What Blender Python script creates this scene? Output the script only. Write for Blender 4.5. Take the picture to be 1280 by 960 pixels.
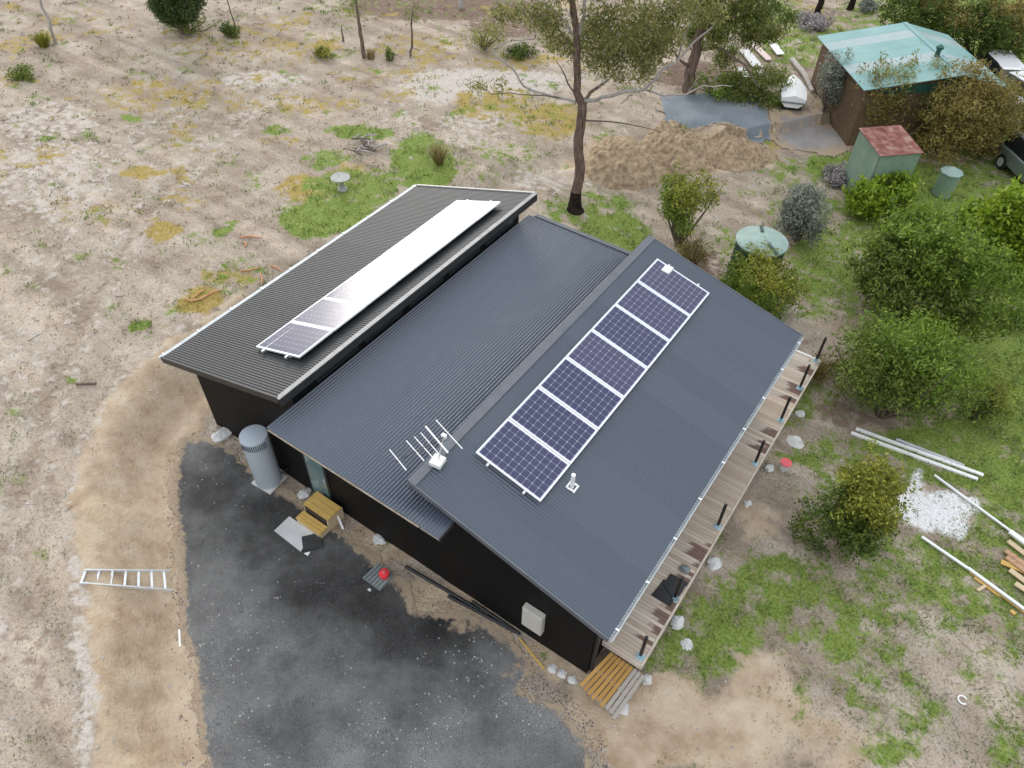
import bpy, math, random
import numpy as np
from mathutils import Vector, Matrix
for o in list(bpy.data.objects): bpy.data.objects.remove(o)
S = bpy.context.scene
C = S.collection
R = math.radians
# ------------------------------------------------------------------ camera, sky, sun, exposure
CF = 937.22; YAW, PIT, ROL = -0.587144, 0.808511, 0.0281616
CP = np.array([14.134, -6.593, 15.871])
_cy, _sy, _cp, _sp = math.cos(YAW), math.sin(YAW), math.cos(PIT), math.sin(PIT)
FW = np.array([_sy*_cp, _cy*_cp, -_sp]); _r = np.array([_cy, -_sy, 0.]); _u = np.cross(_r, FW)
RT = math.cos(ROL)*_r + math.sin(ROL)*_u; UP = -math.sin(ROL)*_r + math.cos(ROL)*_u
cd = bpy.data.cameras.new('camera'); cam = bpy.data.objects.new('camera', cd); C.objects.link(cam)
cd.sensor_width = 36; cd.lens = CF/1280*36; cd.clip_start = .1; cd.clip_end = 2000
cam.matrix_world = Matrix([[RT[i], UP[i], -FW[i], CP[i]] for i in range(3)] + [[0, 0, 0, 1]])
S.camera = cam
AZ, EL = R(-51), R(17)
w = bpy.data.worlds.new('World'); S.world = w; w.use_nodes = True
nt = w.node_tree; bg = nt.nodes['Background']
sky = nt.nodes.new('ShaderNodeTexSky'); sky.sky_type = 'NISHITA'; sky.sun_disc = False
sky.sun_elevation = EL; sky.sun_rotation = AZ; sky.dust_density = 4.0; sky.air_density = 1.0; sky.ozone_density = 1.0; sky.altitude = 100
hs = nt.nodes.new('ShaderNodeHueSaturation'); hs.inputs['Saturation'].default_value = .38
nt.links.new(sky.outputs[0], hs.inputs['Color'])
# even cloud cover with soft thick and thin places over the whole dome
stc = nt.nodes.new('ShaderNodeTexCoord'); sn = nt.nodes.new('ShaderNodeTexNoise'); sn.inputs['Scale'].default_value = 2.2; sn.inputs['Detail'].default_value = 5
sr = nt.nodes.new('ShaderNodeMapRange'); sr.inputs[1].default_value = .35; sr.inputs[2].default_value = .65; sr.inputs[3].default_value = 8.2; sr.inputs[4].default_value = 11.5
scv = nt.nodes.new('ShaderNodeVectorMath'); scv.operation = 'SCALE'; scv.inputs[0].default_value = (.95, 1., 1.07)
smx = nt.nodes.new('ShaderNodeMix'); smx.data_type = 'RGBA'; smx.inputs[0].default_value = .72
nt.links.new(stc.outputs['Generated'], sn.inputs['Vector']); nt.links.new(sn.outputs[0], sr.inputs[0]); sxyz = nt.nodes.new('ShaderNodeSeparateXYZ'); nt.links.new(stc.outputs['Generated'], sxyz.inputs[0])
sg = nt.nodes.new('ShaderNodeMapRange'); sg.inputs[1].default_value = 0; sg.inputs[2].default_value = 1; sg.inputs[3].default_value = .5; sg.inputs[4].default_value = 1.35; nt.links.new(sxyz.outputs[2], sg.inputs[0])
sm = nt.nodes.new('ShaderNodeMath'); sm.operation = 'MULTIPLY'; nt.links.new(sr.outputs[0], sm.inputs[0]); nt.links.new(sg.outputs[0], sm.inputs[1]); nt.links.new(sm.outputs[0], scv.inputs['Scale'])
nt.links.new(hs.outputs[0], smx.inputs[6]); nt.links.new(scv.outputs[0], smx.inputs[7]); nt.links.new(smx.outputs[2], bg.inputs[0])
bg.inputs[1].default_value = .12
sl = bpy.data.lights.new('sun', 'SUN'); sun = bpy.data.objects.new('sun', sl); C.objects.link(sun)
sl.energy = 1.25; sl.angle = R(26); sl.color = (1, .96, .9)
sdir = Vector((math.cos(EL)*math.sin(AZ), math.cos(EL)*math.cos(AZ), math.sin(EL)))
sun.rotation_euler = sdir.to_track_quat('Z', 'Y').to_euler()
S.view_settings.view_transform = 'Standard'; S.view_settings.look = 'None'; S.view_settings.gamma = 1
S.view_settings.exposure = 0.5
S.render.resolution_x = 1024; S.render.resolution_y = 768

# ------------------------------------------------------------------ numeric helpers
rs = np.random.RandomState(7); random.seed(7)
def sstep(a, b, x):
    t = np.clip((x-a)/(b-a), 0, 1); return t*t*(3-2*t)
def _hash(i, j, s):
    n = (i*374761393 + j*668265263 + s*1442695041) & 0xffffffff
    n = ((n ^ (n >> 13))*1274126177) & 0xffffffff
    return ((n ^ (n >> 16)) & 0xffff)/65535.0
def vnoise(x, y, s=0):
    x = np.asarray(x, float); y = np.asarray(y, float)
    i = np.floor(x).astype(np.int64); j = np.floor(y).astype(np.int64); fx = x-i; fy = y-j
    fx = fx*fx*(3-2*fx); fy = fy*fy*(3-2*fy)
    a = _hash(i, j, s); b = _hash(i+1, j, s); c = _hash(i, j+1, s); d = _hash(i+1, j+1, s)
    return (a*(1-fx)+b*fx)*(1-fy)+(c*(1-fx)+d*fx)*fy
def fbm(x, y, s=0, o=4):
    v = 0; a = .5; t = 0
    for k in range(o):
        v = v+a*vnoise(x*2**k, y*2**k, s+k*17); t += a; a *= .5
    return v/t
# toe of the cut bank (world), highest ground lies on its left
TOE = np.array([(14, -14), (9.5, -8), (6.87, -5.94), (5.17, -5.03), (3.61, -4.14), (2.1, -3.18), (.83, -2.37), (-.34, -1.29), (-.9, -.11), (-1.1, 1.2), (-1.2, 6), (-1.1, 11), (0, 16), (4, 22)], float)
def toe_dist(x, y):
    best = np.full(np.shape(x), 1e9); sgn = np.ones(np.shape(x))
    for k in range(len(TOE)-1):
        a = TOE[k]; b = TOE[k+1]; d = b-a; L2 = d@d
        t = np.clip(((x-a[0])*d[0]+(y-a[1])*d[1])/L2, 0, 1)
        px = x-(a[0]+t*d[0]); py = y-(a[1]+t*d[1]); q = np.hypot(px, py)
        cr = d[0]*py-d[1]*px
        m = q < best-1e-9; best = np.where(m, q, best); sgn = np.where(m, np.sign(cr), sgn)
    return best*sgn
RUTS = None
def rut_dist(x, y):
    global RUTS
    if RUTS is None:
        RUTS = [[tuple(unp(u, v, .75)[:2]) for u, v in p] for p in ([(-30, 800), (20, 640), (62, 510), (112, 395), (155, 315), (205, 240), (300, 135), (360, 90)], [(-60, 560), (10, 440), (50, 350), (95, 265), (150, 190), (240, 110)], [(505, 200), (496, 165), (492, 140), (490, 118)])]
    best = np.full(np.shape(x), 1e9)
    for P in RUTS:
        for (ax, ay), (bx, by) in zip(P[:-1], P[1:]):
            dx, dy = bx-ax, by-ay; t = np.clip(((x-ax)*dx+(y-ay)*dy)/(dx*dx+dy*dy), 0, 1); best = np.minimum(best, np.hypot(x-ax-t*dx, y-ay-t*dy))
    return best
def bank_t(x, y):
    d = toe_dist(x, y) - .25 + .5*(fbm(x*.9, y*.9, 5)-.5)
    return sstep(0, 1.4, d), d
def H(x, y):
    x = np.asarray(x, float); y = np.asarray(y, float)
    t, d = bank_t(x, y)
    h = .88*t*(1-.75*sstep(3, 13, y))
    h = h+.004*np.clip(d, 0, 60)*sstep(0, 4, d)
    h = h+.16*(fbm(x*2.2, y*2.2, 9, 5)-.5)*4*t*(1-t)+.05*np.exp(-((d+.45)/.16)**2)-.05*np.exp(-((d+.05)/.14)**2)
    rd = rut_dist(x, y)+.5*(fbm(x*.8, y*.8, 15)-.5); h = h-.075*np.exp(-(rd/.16)**2)+.04*np.exp(-((rd-.42)/.18)**2)
    h = h-.22*sstep(.5, 4, x)*(1-t)
    far = sstep(2, 12, np.hypot(np.clip(np.abs(x-6)-8, 0, None), np.clip(np.abs(y-4)-8, 0, None)))
    h = h+(fbm(x*.25, y*.25, 11)-.5)*.25*far
    rough = .3+.7*sstep(.3, 2, np.abs(d))
    return h+(fbm(x*1.3, y*1.3, 3, 3)-.5)*.07*rough
def ray(u, v): return FW+RT*(u-640)/CF+UP*(480-v)/CF
def unp(u, v, z=0.):
    d = ray(u, v); t = (z-CP[2])/d[2]; return CP+t*d
def G(u, v, dz=0.):
    z = 0.
    for _ in range(6):
        P = unp(u, v, z); z = float(H(P[0], P[1]))+dz
    return Vector(unp(u, v, z))
def onY(u, v, y):
    d = ray(u, v); return Vector(CP+(y-CP[1])/d[1]*d)
FH = np.array([FW[0], FW[1], 0]); FH = FH/np.linalg.norm(FH)
def onV(u, v, base, off=0.):
    """pixel to the upright plane through base that faces the drone, off metres further back"""
    d = ray(u, v); b = np.array(base)+FH*off
    return Vector(CP+((b-CP)@FH)/(d@FH)*d)
def ppm(P): return CF/float((np.array(P)-CP)@FW)     # pixels per metre at P

# ------------------------------------------------------------------ materials
def mat(name, col, rough=.6, col2=None, nscale=8., spec=.5, metal=0., bump=0., bscale=40., coat=0., detail=4, stretch=None, island=False, c3=None):
    m = bpy.data.materials.new(name); m.use_nodes = True
    N = m.node_tree.nodes; L = m.node_tree.links; b = N['Principled BSDF']
    b.inputs['Base Color'].default_value = (*col, 1); b.inputs['Roughness'].default_value = rough
    b.inputs['Specular IOR Level'].default_value = spec; b.inputs['Metallic'].default_value = metal; b.inputs['Coat Weight'].default_value = coat
    tc = N.new('ShaderNodeTexCoord'); src = tc.outputs['Object']
    if stretch:
        mp = N.new('ShaderNodeMapping'); mp.inputs['Scale'].default_value = stretch; L.new(src, mp.inputs[0]); src = mp.outputs[0]
    if col2 is not None:
        nz = N.new('ShaderNodeTexNoise'); nz.inputs['Scale'].default_value = nscale; nz.inputs['Detail'].default_value = detail; L.new(src, nz.inputs['Vector'])
        rp = N.new('ShaderNodeValToRGB'); e = rp.color_ramp.elements
        e[0].position = .32; e[0].color = (*col, 1); e[1].position = .68; e[1].color = (*col2, 1)
        if c3: k = e.new(.5); k.color = (*c3, 1)
        fac = nz.outputs[0]
        if island:
            ge = N.new('ShaderNodeNewGeometry'); oi = N.new('ShaderNodeObjectInfo')
            mx = N.new('ShaderNodeMix'); mx.inputs[0].default_value = .6
            L.new(nz.outputs[0], mx.inputs[2])
            src2 = ge.outputs['Random Per Island'] if island == 'face' else oi.outputs['Random']
            L.new(src2, mx.inputs[3]); fac = mx.outputs[0]
            e[0].position = .15; e[1].position = .85
        L.new(fac, rp.inputs[0]); L.new(rp.outputs[0], b.inputs['Base Color'])
    if bump:
        bn = N.new('ShaderNodeTexNoise'); bn.inputs['Scale'].default_value = bscale; bn.inputs['Detail'].default_value = 5; L.new(src, bn.inputs['Vector'])
        bp = N.new('ShaderNodeBump'); bp.inputs['Strength'].default_value = bump; bp.inputs['Distance'].default_value = .02
        L.new(bn.outputs[0], bp.inputs['Height']); L.new(bp.outputs[0], b.inputs['Normal'])
    return m
def leafmat(name, dark, light, tip=None, trans=.25):
    m = bpy.data.materials.new(name); m.use_nodes = True
    N = m.node_tree.nodes; L = m.node_tree.links; b = N['Principled BSDF']; b.inputs['Roughness'].default_value = .55; b.inputs['Specular IOR Level'].default_value = .35
    ge = N.new('ShaderNodeNewGeometry'); tc = N.new('ShaderNodeTexCoord'); nz = N.new('ShaderNodeTexNoise'); nz.inputs['Scale'].default_value = 1.6; nz.inputs['Detail'].default_value = 3
    L.new(tc.outputs['Object'], nz.inputs['Vector'])
    mx = N.new('ShaderNodeMix'); mx.inputs[0].default_value = .55; L.new(ge.outputs['Random Per Island'], mx.inputs[2]); L.new(nz.outputs[0], mx.inputs[3])
    rp = N.new('ShaderNodeValToRGB'); e = rp.color_ramp.elements
    e[0].position = .2; e[0].color = (*dark, 1); e[1].position = .62; e[1].color = (*light, 1)
    if tip: k = e.new(.85); k.color = (*tip, 1)
    L.new(mx.outputs[0], rp.inputs[0]); L.new(rp.outputs[0], b.inputs['Base Color'])
    tr = N.new('ShaderNodeBsdfTranslucent'); L.new(rp.outputs[0], tr.inputs[0])
    ms = N.new('ShaderNodeMixShader'); ms.inputs[0].default_value = trans
    L.new(b.outputs[0], ms.inputs[1]); L.new(tr.outputs[0], ms.inputs[2]); L.new(ms.outputs[0], N['Material Output'].inputs[0])
    return m
M = {}
M['roof'] = mat('roof_steel', (.062, .078, .102), .36, (.074, .091, .116), 1.6, .5, 0, 0, island='obj', stretch=(4, .4, 1))
M['roofB'] = mat('ribbed_roof_steel', (.064, .081, .110), .20, (.088, .108, .140), 1.6, .75, 0, 0, island='obj', stretch=(4, .3, 1))
M['roofA'] = mat('weathered_roof_steel', (.022, .024, .027), .5, (.034, .036, .038), 1.5, .32, island='obj', stretch=(4, .4, 1))
M['cap'] = mat('flashing_steel', (.10, .11, .125), .45, (.125, .135, .15), 3)
M['palecap'] = mat('pale_flashing', (.27, .265, .25), .5, (.36, .355, .335), 6)
M['gutter'] = mat('gutter_steel', (.40, .43, .45), .5, (.55, .57, .57), 5)
M['darkmetal'] = mat('dark_steel', (.02, .021, .023), .5, (.03, .03, .031), 4)
M['black'] = mat('black_cladding', (.0045, .0045, .005), .6, (.007, .0068, .0065), 2.5, .18, stretch=(3, 3, .4))
M['paletimber'] = mat('pale_batten', (.34, .27, .20), .8, (.48, .42, .34), 9)
M['frame'] = mat('anodised_frame', (.74, .76, .76), .38, (.8, .81, .81), 5, .5, .15)
M['back'] = mat('panel_backsheet', (.40, .43, .54), .17, None, spec=.42)
M['cell'] = mat('silicon_cell', (.030, .034, .085), .17, (.055, .055, .105), 2.2, .42, island='obj')
M['white'] = mat('white_plastic', (.78, .78, .76), .45, (.84, .84, .82), 6)
M['alu'] = mat('aluminium', (.62, .64, .65), .35, (.72, .73, .73), 9, .5, .4)
M['tankblue'] = mat('heater_shell', (.40, .45, .50), .45, (.44, .49, .54), 2)
M['grille'] = mat('vent_grille', (.07, .09, .11), .6)
M['concrete'] = mat('concrete', (.48, .47, .45), .9, (.62, .61, .58), 7, .2, bump=.5, bscale=30)
M['pine'] = mat('pine', (.50, .30, .07), .65, (.62, .42, .14), 5, .3, stretch=(2, 14, 14))
M['pinepale'] = mat('pine_side', (.52, .40, .25), .75, (.62, .49, .32), 6, .3, stretch=(3, 12, 12))
M['pallet'] = mat('pallet_board', (.36, .20, .06), .8, (.42, .30, .17), 3, .2, island='obj', c3=(.50, .28, .08), stretch=(8, 1, 8))
M['greywood'] = mat('grey_timber', (.30, .27, .23), .9, (.42, .38, .33), 8, .2, stretch=(10, 1.5, 10))
M['deck'] = mat('deck_board', (.43, .335, .255), .8, (.70, .58, .44), 3.5, .25, island='obj', c3=(.56, .465, .37), stretch=(1.2, 9, 9))
M['deckred'] = mat('stained_deck_board', (.44, .37, .31), .8, (.62, .53, .43), 3.5, .25, island='obj', stretch=(1.2, 9, 9))
def _stain(m):      # dark red oil stain on the outer half of a board, ragged edge, another length on each board
    N = m.node_tree.nodes; L = m.node_tree.links; b = N['Principled BSDF']; src = b.inputs['Base Color'].links[0].from_socket
    tc = N.new('ShaderNodeTexCoord'); sx = N.new('ShaderNodeSeparateXYZ'); L.new(tc.outputs['Object'], sx.inputs[0]); oi = N.new('ShaderNodeObjectInfo')
    nz = N.new('ShaderNodeTexNoise'); nz.inputs['Scale'].default_value = 9; L.new(tc.outputs['Object'], nz.inputs['Vector'])
    a = N.new('ShaderNodeMath'); a.operation = 'MULTIPLY_ADD'; L.new(oi.outputs['Random'], a.inputs[0]); a.inputs[1].default_value = -.62; L.new(sx.outputs[0], a.inputs[2])
    c = N.new('ShaderNodeMath'); c.operation = 'MULTIPLY_ADD'; L.new(nz.outputs[0], c.inputs[0]); c.inputs[1].default_value = .3; L.new(a.outputs[0], c.inputs[2])
    r = N.new('ShaderNodeMapRange'); r.inputs[1].default_value = .05; r.inputs[2].default_value = .2; r.inputs[4].default_value = .85; L.new(c.outputs[0], r.inputs[0])
    mx = N.new('ShaderNodeMix'); mx.data_type = 'RGBA'; L.new(r.outputs[0], mx.inputs[0]); L.new(src, mx.inputs[6]); mx.inputs[7].default_value = (.13, .065, .05, 1); L.new(mx.outputs[2], b.inputs['Base Color'])
_stain(M['deckred'])
M['rim'] = mat('deck_rim_timber', (.55, .44, .35), .8, (.66, .58, .50), 4)
M['tape'] = mat('blue_post_shoe', (.20, .42, .52), .5, (.55, .66, .70), 9)
M['blackplastic'] = mat('black_plastic', (.012, .012, .013), .45, (.02, .02, .021), 6)
M['teal'] = mat('door_glass', (.13, .20, .20), .06, (.16, .24, .23), .8, .8)
M['red'] = mat('red_plastic', (.75, .03, .05), .35, (.82, .06, .07), 5)
M['pinkred'] = mat('faded_red_lid', (.72, .10, .12), .5, (.78, .16, .17), 5)
M['orange'] = mat('orange_plastic', (.7, .12, .04), .5)
M['ribgrey'] = mat('ribbed_grey', (.16, .19, .19), .6, (.22, .25, .25), 6)
M['beige'] = mat('beige_box', (.50, .48, .42), .5, (.55, .53, .47), 4)
M['stone'] = mat('pale_stone', (.48, .47, .45), .9, (.68, .67, .65), 6, .2, bump=.6, bscale=14)
M['bark'] = mat('gum_bark', (.095, .058, .044), .9, (.25, .185, .15), 3.5, .2, bump=.8, bscale=18, stretch=(5, 5, .8))
M['char'] = mat('charred_bark', (.012, .010, .009), .95, (.04, .028, .022), 5, .1, bump=.8, bscale=18)
M['smooth'] = mat('pale_gum_bark', (.30, .27, .24), .8, (.46, .43, .40), 3, .2, stretch=(3, 3, .8))
M['twig'] = mat('twig_bark', (.11, .085, .065), .9, (.19, .15, .12), 6, .2)
M['strip'] = mat('shed_bark_strip', (.50, .20, .08), .8, (.62, .36, .2), 6, .2)
M['tealroof'] = mat('pale_green_roof', (.155, .30, .29), .45, (.205, .355, .34), .9, .5)
M['skylight'] = mat('skylight_sheet', (.26, .345, .345), .35, (.30, .375, .375), 3)
M['dgreen'] = mat('dark_green_steel', (.012, .075, .06), .5, (.02, .09, .07), 3)
M['brownwall'] = mat('brown_boards', (.10, .065, .04), .85, (.17, .115, .075), 4, .2, stretch=(6, 6, .8))
M['rust'] = mat('rusty_roof', (.13, .045, .035), .85, (.30, .19, .15), 3.0, .2, c3=(.21, .085, .068))
M['greensteel'] = mat('green_shed_steel', (.20, .29, .22), .55, (.26, .35, .27), 2.2)
M['tankgreen'] = mat('tank_green', (.018, .05, .035), .5, (.03, .07, .05), 3)
M['tanklid'] = mat('tank_lid_green', (.20, .29, .25), .55, (.27, .36, .32), 3)
M['carwhite'] = mat('white_car_paint', (.78, .78, .78), .25, None, coat=.6)
M['cargrey'] = mat('grey_green_car_paint', (.20, .25, .23), .28, None, metal=.3, coat=.6)
M['cardark'] = mat('dark_car_paint', (.02, .02, .022), .25, None, coat=.6)
M['glass'] = mat('car_glass', (.015, .018, .02), .05, None, spec=.8)
M['tyre'] = mat('tyre_rubber', (.012, .012, .012), .85)
M['clayheap'] = mat('clay_heap', (.20, .14, .09), .95, (.41, .315, .21), 5.5, .1, bump=1., bscale=16, c3=(.32, .24, .155), detail=8)

# ------------------------------------------------------------------ mesh building
ORG = {}
def link(o, parent=None):
    C.objects.link(o)
    if parent is not None: o.parent = parent
    return o
def tag(o, label=None, cat=None, group=None, kind=None):
    if label: o['label'] = label
    if cat: o['category'] = cat
    if group: o['group'] = group
    if kind: o['kind'] = kind
    return o
def empty(name, loc, label, cat, group=None):
    o = bpy.data.objects.new(name, None); C.objects.link(o); o.location = loc; o.empty_display_size = .2
    ORG[o.name] = Vector(loc); return tag(o, label, cat, group)
class MB:
    """collects shapes in world metres; build() links them as one mesh object"""
    def __init__(s): s.v = []; s.f = []
    def add(s, vs, fs):
        n = len(s.v); s.v += [Vector(p) for p in vs]; s.f += [tuple(i+n for i in f) for f in fs]; return s
    def hexa(s, b, t):
        return s.add(list(b)+list(t), [(3, 2, 1, 0), (4, 5, 6, 7), (0, 1, 5, 4), (1, 2, 6, 5), (2, 3, 7, 6), (3, 0, 4, 7)])
    def box(s, c, d, rz=0., M4=None):
        x, y, z = d[0]/2, d[1]/2, d[2]/2; m = M4 or (Matrix.Translation(c) @ Matrix.Rotation(rz, 4, 'Z'))
        q = [(-x, -y), (x, -y), (x, y), (-x, y)]
        return s.hexa([m @ Vector((a, b, -z)) for a, b in q], [m @ Vector((a, b, z)) for a, b in q])
    def beam(s, a, b, wd, ht):
        a = Vector(a); b = Vector(b); d = (b-a).normalized(); up = Vector((0, 0, 1)) if abs(d.z) < .95 else Vector((0, 1, 0))
        sd = d.cross(up).normalized()*wd/2; u2 = sd.cross(d).normalized()*ht/2
        return s.hexa([a-sd-u2, a+sd-u2, b+sd-u2, b-sd-u2], [a-sd+u2, a+sd+u2, b+sd+u2, b-sd+u2])
    def tube(s, pts, rad, n=8):
        pts = [Vector(p) for p in pts]; rad = rad if hasattr(rad, '__len__') else [rad]*len(pts); rings = []
        ref = Vector((.31, .17, .93))
        for k, p in enumerate(pts):
            d = (pts[min(k+1, len(pts)-1)]-pts[max(k-1, 0)]).normalized()
            if abs(d.dot(ref)) > .98: ref = Vector((1, 0, 0))
            a = d.cross(ref).normalized(); b = d.cross(a)
            rings.append([p+(a*math.cos(2*math.pi*i/n)+b*math.sin(2*math.pi*i/n))*rad[k] for i in range(n)])
        vs = [q for r in rings for q in r]; fs = []
        for k in range(len(pts)-1):
            for i in range(n): fs.append((k*n+i, k*n+(i+1) % n, (k+1)*n+(i+1) % n, (k+1)*n+i))
        fs += [tuple(range(n)), tuple(range((len(pts)-1)*n, len(pts)*n))[::-1]]
        return s.add(vs, [f[::-1] for f in fs])
    def lathe(s, c, prof, n=32):
        vs = []; fs = []
        for r, z in prof:
            vs += [(c[0]+r*math.cos(2*math.pi*i/n), c[1]+r*math.sin(2*math.pi*i/n), c[2]+z) for i in range(n)]
        for k in range(len(prof)-1):
            for i in range(n): fs.append((k*n+i, k*n+(i+1) % n, (k+1)*n+(i+1) % n, (k+1)*n+i))
        fs += [tuple(range(n))[::-1], tuple(range((len(prof)-1)*n, len(prof)*n))]
        return s.add(vs, fs)
    def blob(s, c, r, seed=0, n=10, flat=.0):
        """rough stone or lump"""
        rg = np.random.RandomState(seed); vs = []; fs = []; rows = 5
        for k in range(rows+1):
            ph = -math.pi/2+math.pi*k/rows
            for i in range(n):
                th = 2*math.pi*i/n; q = 1+(.5*(rg.rand()-.5) if 0 < k < rows else 0)
                vs.append((c[0]+r[0]*q*math.cos(ph)*math.cos(th), c[1]+r[1]*q*math.cos(ph)*math.sin(th), c[2]+r[2]*q*math.sin(ph)))
        for k in range(rows):
            for i in range(n): fs.append((k*n+i, k*n+(i+1) % n, (k+1)*n+(i+1) % n, (k+1)*n+i))
        return s.add(vs, fs)
    def mesh(s, name, m, org, smooth=False):
        me = bpy.data.meshes.new(name); me.from_pydata([tuple(p-org) for p in s.v], [], s.f); me.materials.append(m)
        if smooth:
            for p in me.polygons: p.use_smooth = True
            try: me.set_sharp_from_angle(angle=R(40))
            except Exception: pass
        me.update(); return me
    def build(s, name, m, parent=None, smooth=False, bevel=0., label=None, cat=None, group=None, kind=None):
        if parent is not None: org = ORG[parent.name]
        else:
            xs = [p.x for p in s.v]; ys = [p.y for p in s.v]; zs = [p.z for p in s.v]
            org = Vector(((min(xs)+max(xs))/2, (min(ys)+max(ys))/2, min(zs)))
        o = bpy.data.objects.new(name, s.mesh(name, m, org, smooth)); link(o, parent)
        if parent is None: o.location = org
        ORG[o.name] = org
        if bevel:
            b = o.modifiers.new('bevel', 'BEVEL'); b.width = bevel; b.segments = 2; b.limit_method = 'ANGLE'
        return tag(o, label, cat, group, kind)
def fastmesh(name, V, F, m, parent=None, loc=None, smooth=False, **kw):
    V = np.asarray(V, np.float32); F = np.asarray(F, np.int32); k = F.shape[1]
    org = np.array(ORG[parent.name]) if parent is not None else (np.array(loc) if loc is not None else np.zeros(3))
    me = bpy.data.meshes.new(name); me.vertices.add(len(V)); me.vertices.foreach_set('co', (V-org.astype(np.float32)).ravel())
    me.loops.add(F.size); me.loops.foreach_set('vertex_index', F.ravel()); me.polygons.add(len(F))
    me.polygons.foreach_set('loop_start', np.arange(0, F.size, k, dtype=np.int32))
    if smooth: me.polygons.foreach_set('use_smooth', np.ones(len(F), bool))
    me.materials.append(m); me.update(calc_edges=True); me.validate()
    o = bpy.data.objects.new(name, me); link(o, parent)
    if parent is None: o.location = org
    ORG[o.name] = Vector(org); return tag(o, **kw)

# ------------------------------------------------------------------ the ground and what grows or lies on it as colour
def ell(u, v, ru, rv):
    c = G(u, v); a = G(u+ru, v)-c; b = G(u, v+rv)-c; return (c.x, c.y, a.x, a.y, b.x, b.y)
def field(x, y, blobs, wob=.9, hard=.35):
    f = np.zeros(np.shape(x)); n1 = fbm(x*1.1, y*1.1, 41)-.5; n2 = fbm(x*1.1+50, y*1.1, 43)-.5
    xx = x+n1*wob; yy = y+n2*wob
    for u, v, ru, rv, st in blobs:
        if blobs is GRN and u > 830 and v > 600: st = st*.66
        cx, cy, ax, ay, bx, by = ell(u, v, ru, rv); det = ax*by-ay*bx
        p = ((xx-cx)*by-(yy-cy)*bx)/det; q = (-(xx-cx)*ay+(yy-cy)*ax)/det
        f = np.maximum(f, st*(1-sstep(1-hard, 1+hard, np.hypot(p, q))))
    return f
GRN = [(1010, 270, 60, 30, .55), (1040, 330, 50, 60, .7), (1000, 215, 50, 22, .5), (1075, 290, 30, 60, .75), (1040, 210, 40, 22, .8), (1240, 540, 60, 30, .85), (1150, 600, 40, 20, .7), (1265, 640, 40, 40, .8), (1060, 175, 60, 14, .6), (740, 262, 60, 24, .6), (790, 300, 30, 22, .7), (900, 300, 30, 20, .4), (640, 190, 50, 22, .4), (440, 235, 60, 26, .75), (410, 270, 62, 26, 1.), (455, 166, 45, 9, .9), (405, 200, 30, 14, .6), (530, 205, 42, 45, .85), (348, 163, 22, 6, .8), (278, 290, 12, 8, .8), (292, 283, 8, 7, .9), (175, 405, 16, 9, .9), (258, 300, 22, 14, .4),
 (300, 340, 50, 30, .35), (770, 288, 45, 26, .85), (715, 262, 50, 24, .45), (660, 140, 60, 30, .3), (620, 200, 60, 30, .3), (60, 170, 8, 5, .6), (165, 148, 14, 7, .8), (50, 305, 10, 6, .6), (145, 333, 6, 7, .6), (40, 695, 14, 12, .6), (85, 474, 10, 8, .6),
 (960, 735, 90, 50, .95), (890, 790, 75, 55, 1.), (850, 840, 40, 22, .8), (1050, 770, 110, 42, .75), (1180, 690, 80, 60, .85), (1235, 600, 70, 60, .85), (1180, 555, 120, 30, .7), (1245, 440, 70, 50, .95), (1000, 500, 50, 40, .45), (1020, 575, 60, 20, .6),
 (1000, 880, 14, 40, .9), (1115, 935, 50, 34, .75), (1240, 850, 40, 60, .6), (1265, 930, 40, 40, .8), (1060, 900, 10, 8, .8), (1150, 850, 22, 14, .5), (1035, 350, 60, 60, .55), (1050, 290, 70, 50, .5), (985, 225, 60, 25, .35), (1095, 215, 70, 40, .8), (1180, 260, 80, 60, .8),
 (1080, 150, 50, 20, .75), (1255, 50, 50, 60, 1.), (1200, 10, 100, 40, .8), (1010, 55, 70, 32, .6), (1130, 20, 90, 30, .6), (1260, 320, 60, 70, .9), (960, 20, 60, 30, .5), (1250, 210, 60, 30, .7), (560, 10, 60, 20, .25), (430, 10, 60, 18, .3)]
YEL = [(330, 60, 120, 22, .36), (470, 95, 80, 14, .34), (250, 120, 80, 26, .36), (440, 215, 26, 14, .6), (520, 55, 60, 16, .45), (230, 250, 40, 14, .36), (385, 235, 40, 20, .8), (255, 375, 32, 20, .9), (200, 292, 22, 16, .75), (290, 345, 40, 10, .55), (620, 130, 60, 22, .6), (690, 150, 50, 22, .7), (650, 75, 70, 14, .5), (180, 120, 60, 22, .45), (405, 58, 16, 8, .9), (380, 130, 90, 18, .4), (270, 60, 70, 22, .35), (180, 215, 26, 10, .7), (230, 220, 16, 9, .7),
 (750, 290, 60, 30, .4), (1060, 320, 60, 60, .4), (1080, 270, 30, 40, .5), (1270, 480, 30, 30, .5), (1220, 640, 60, 40, .4), (1010, 50, 60, 40, .4), (120, 270, 60, 20, .3), (1240, 780, 40, 40, .3), (20, 100, 30, 12, .4)]
WHT = [(610, 103, 110, 18, .8), (545, 108, 50, 22, .7), (60, 215, 90, 60, .45), (60, 150, 70, 30, .45), (330, 100, 60, 10, .55), (102, 800, 14, 160, .75), (112, 660, 12, 60, .6), (130, 560, 14, 50, .5), (160, 480, 30, 24, .5), (520, 150, 8, 70, .35),
 (690, 225, 60, 18, .4), (590, 160, 50, 30, .4), (200, 180, 120, 40, .25), (20, 440, 60, 90, .3), (60, 300, 60, 60, .25)]
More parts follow.
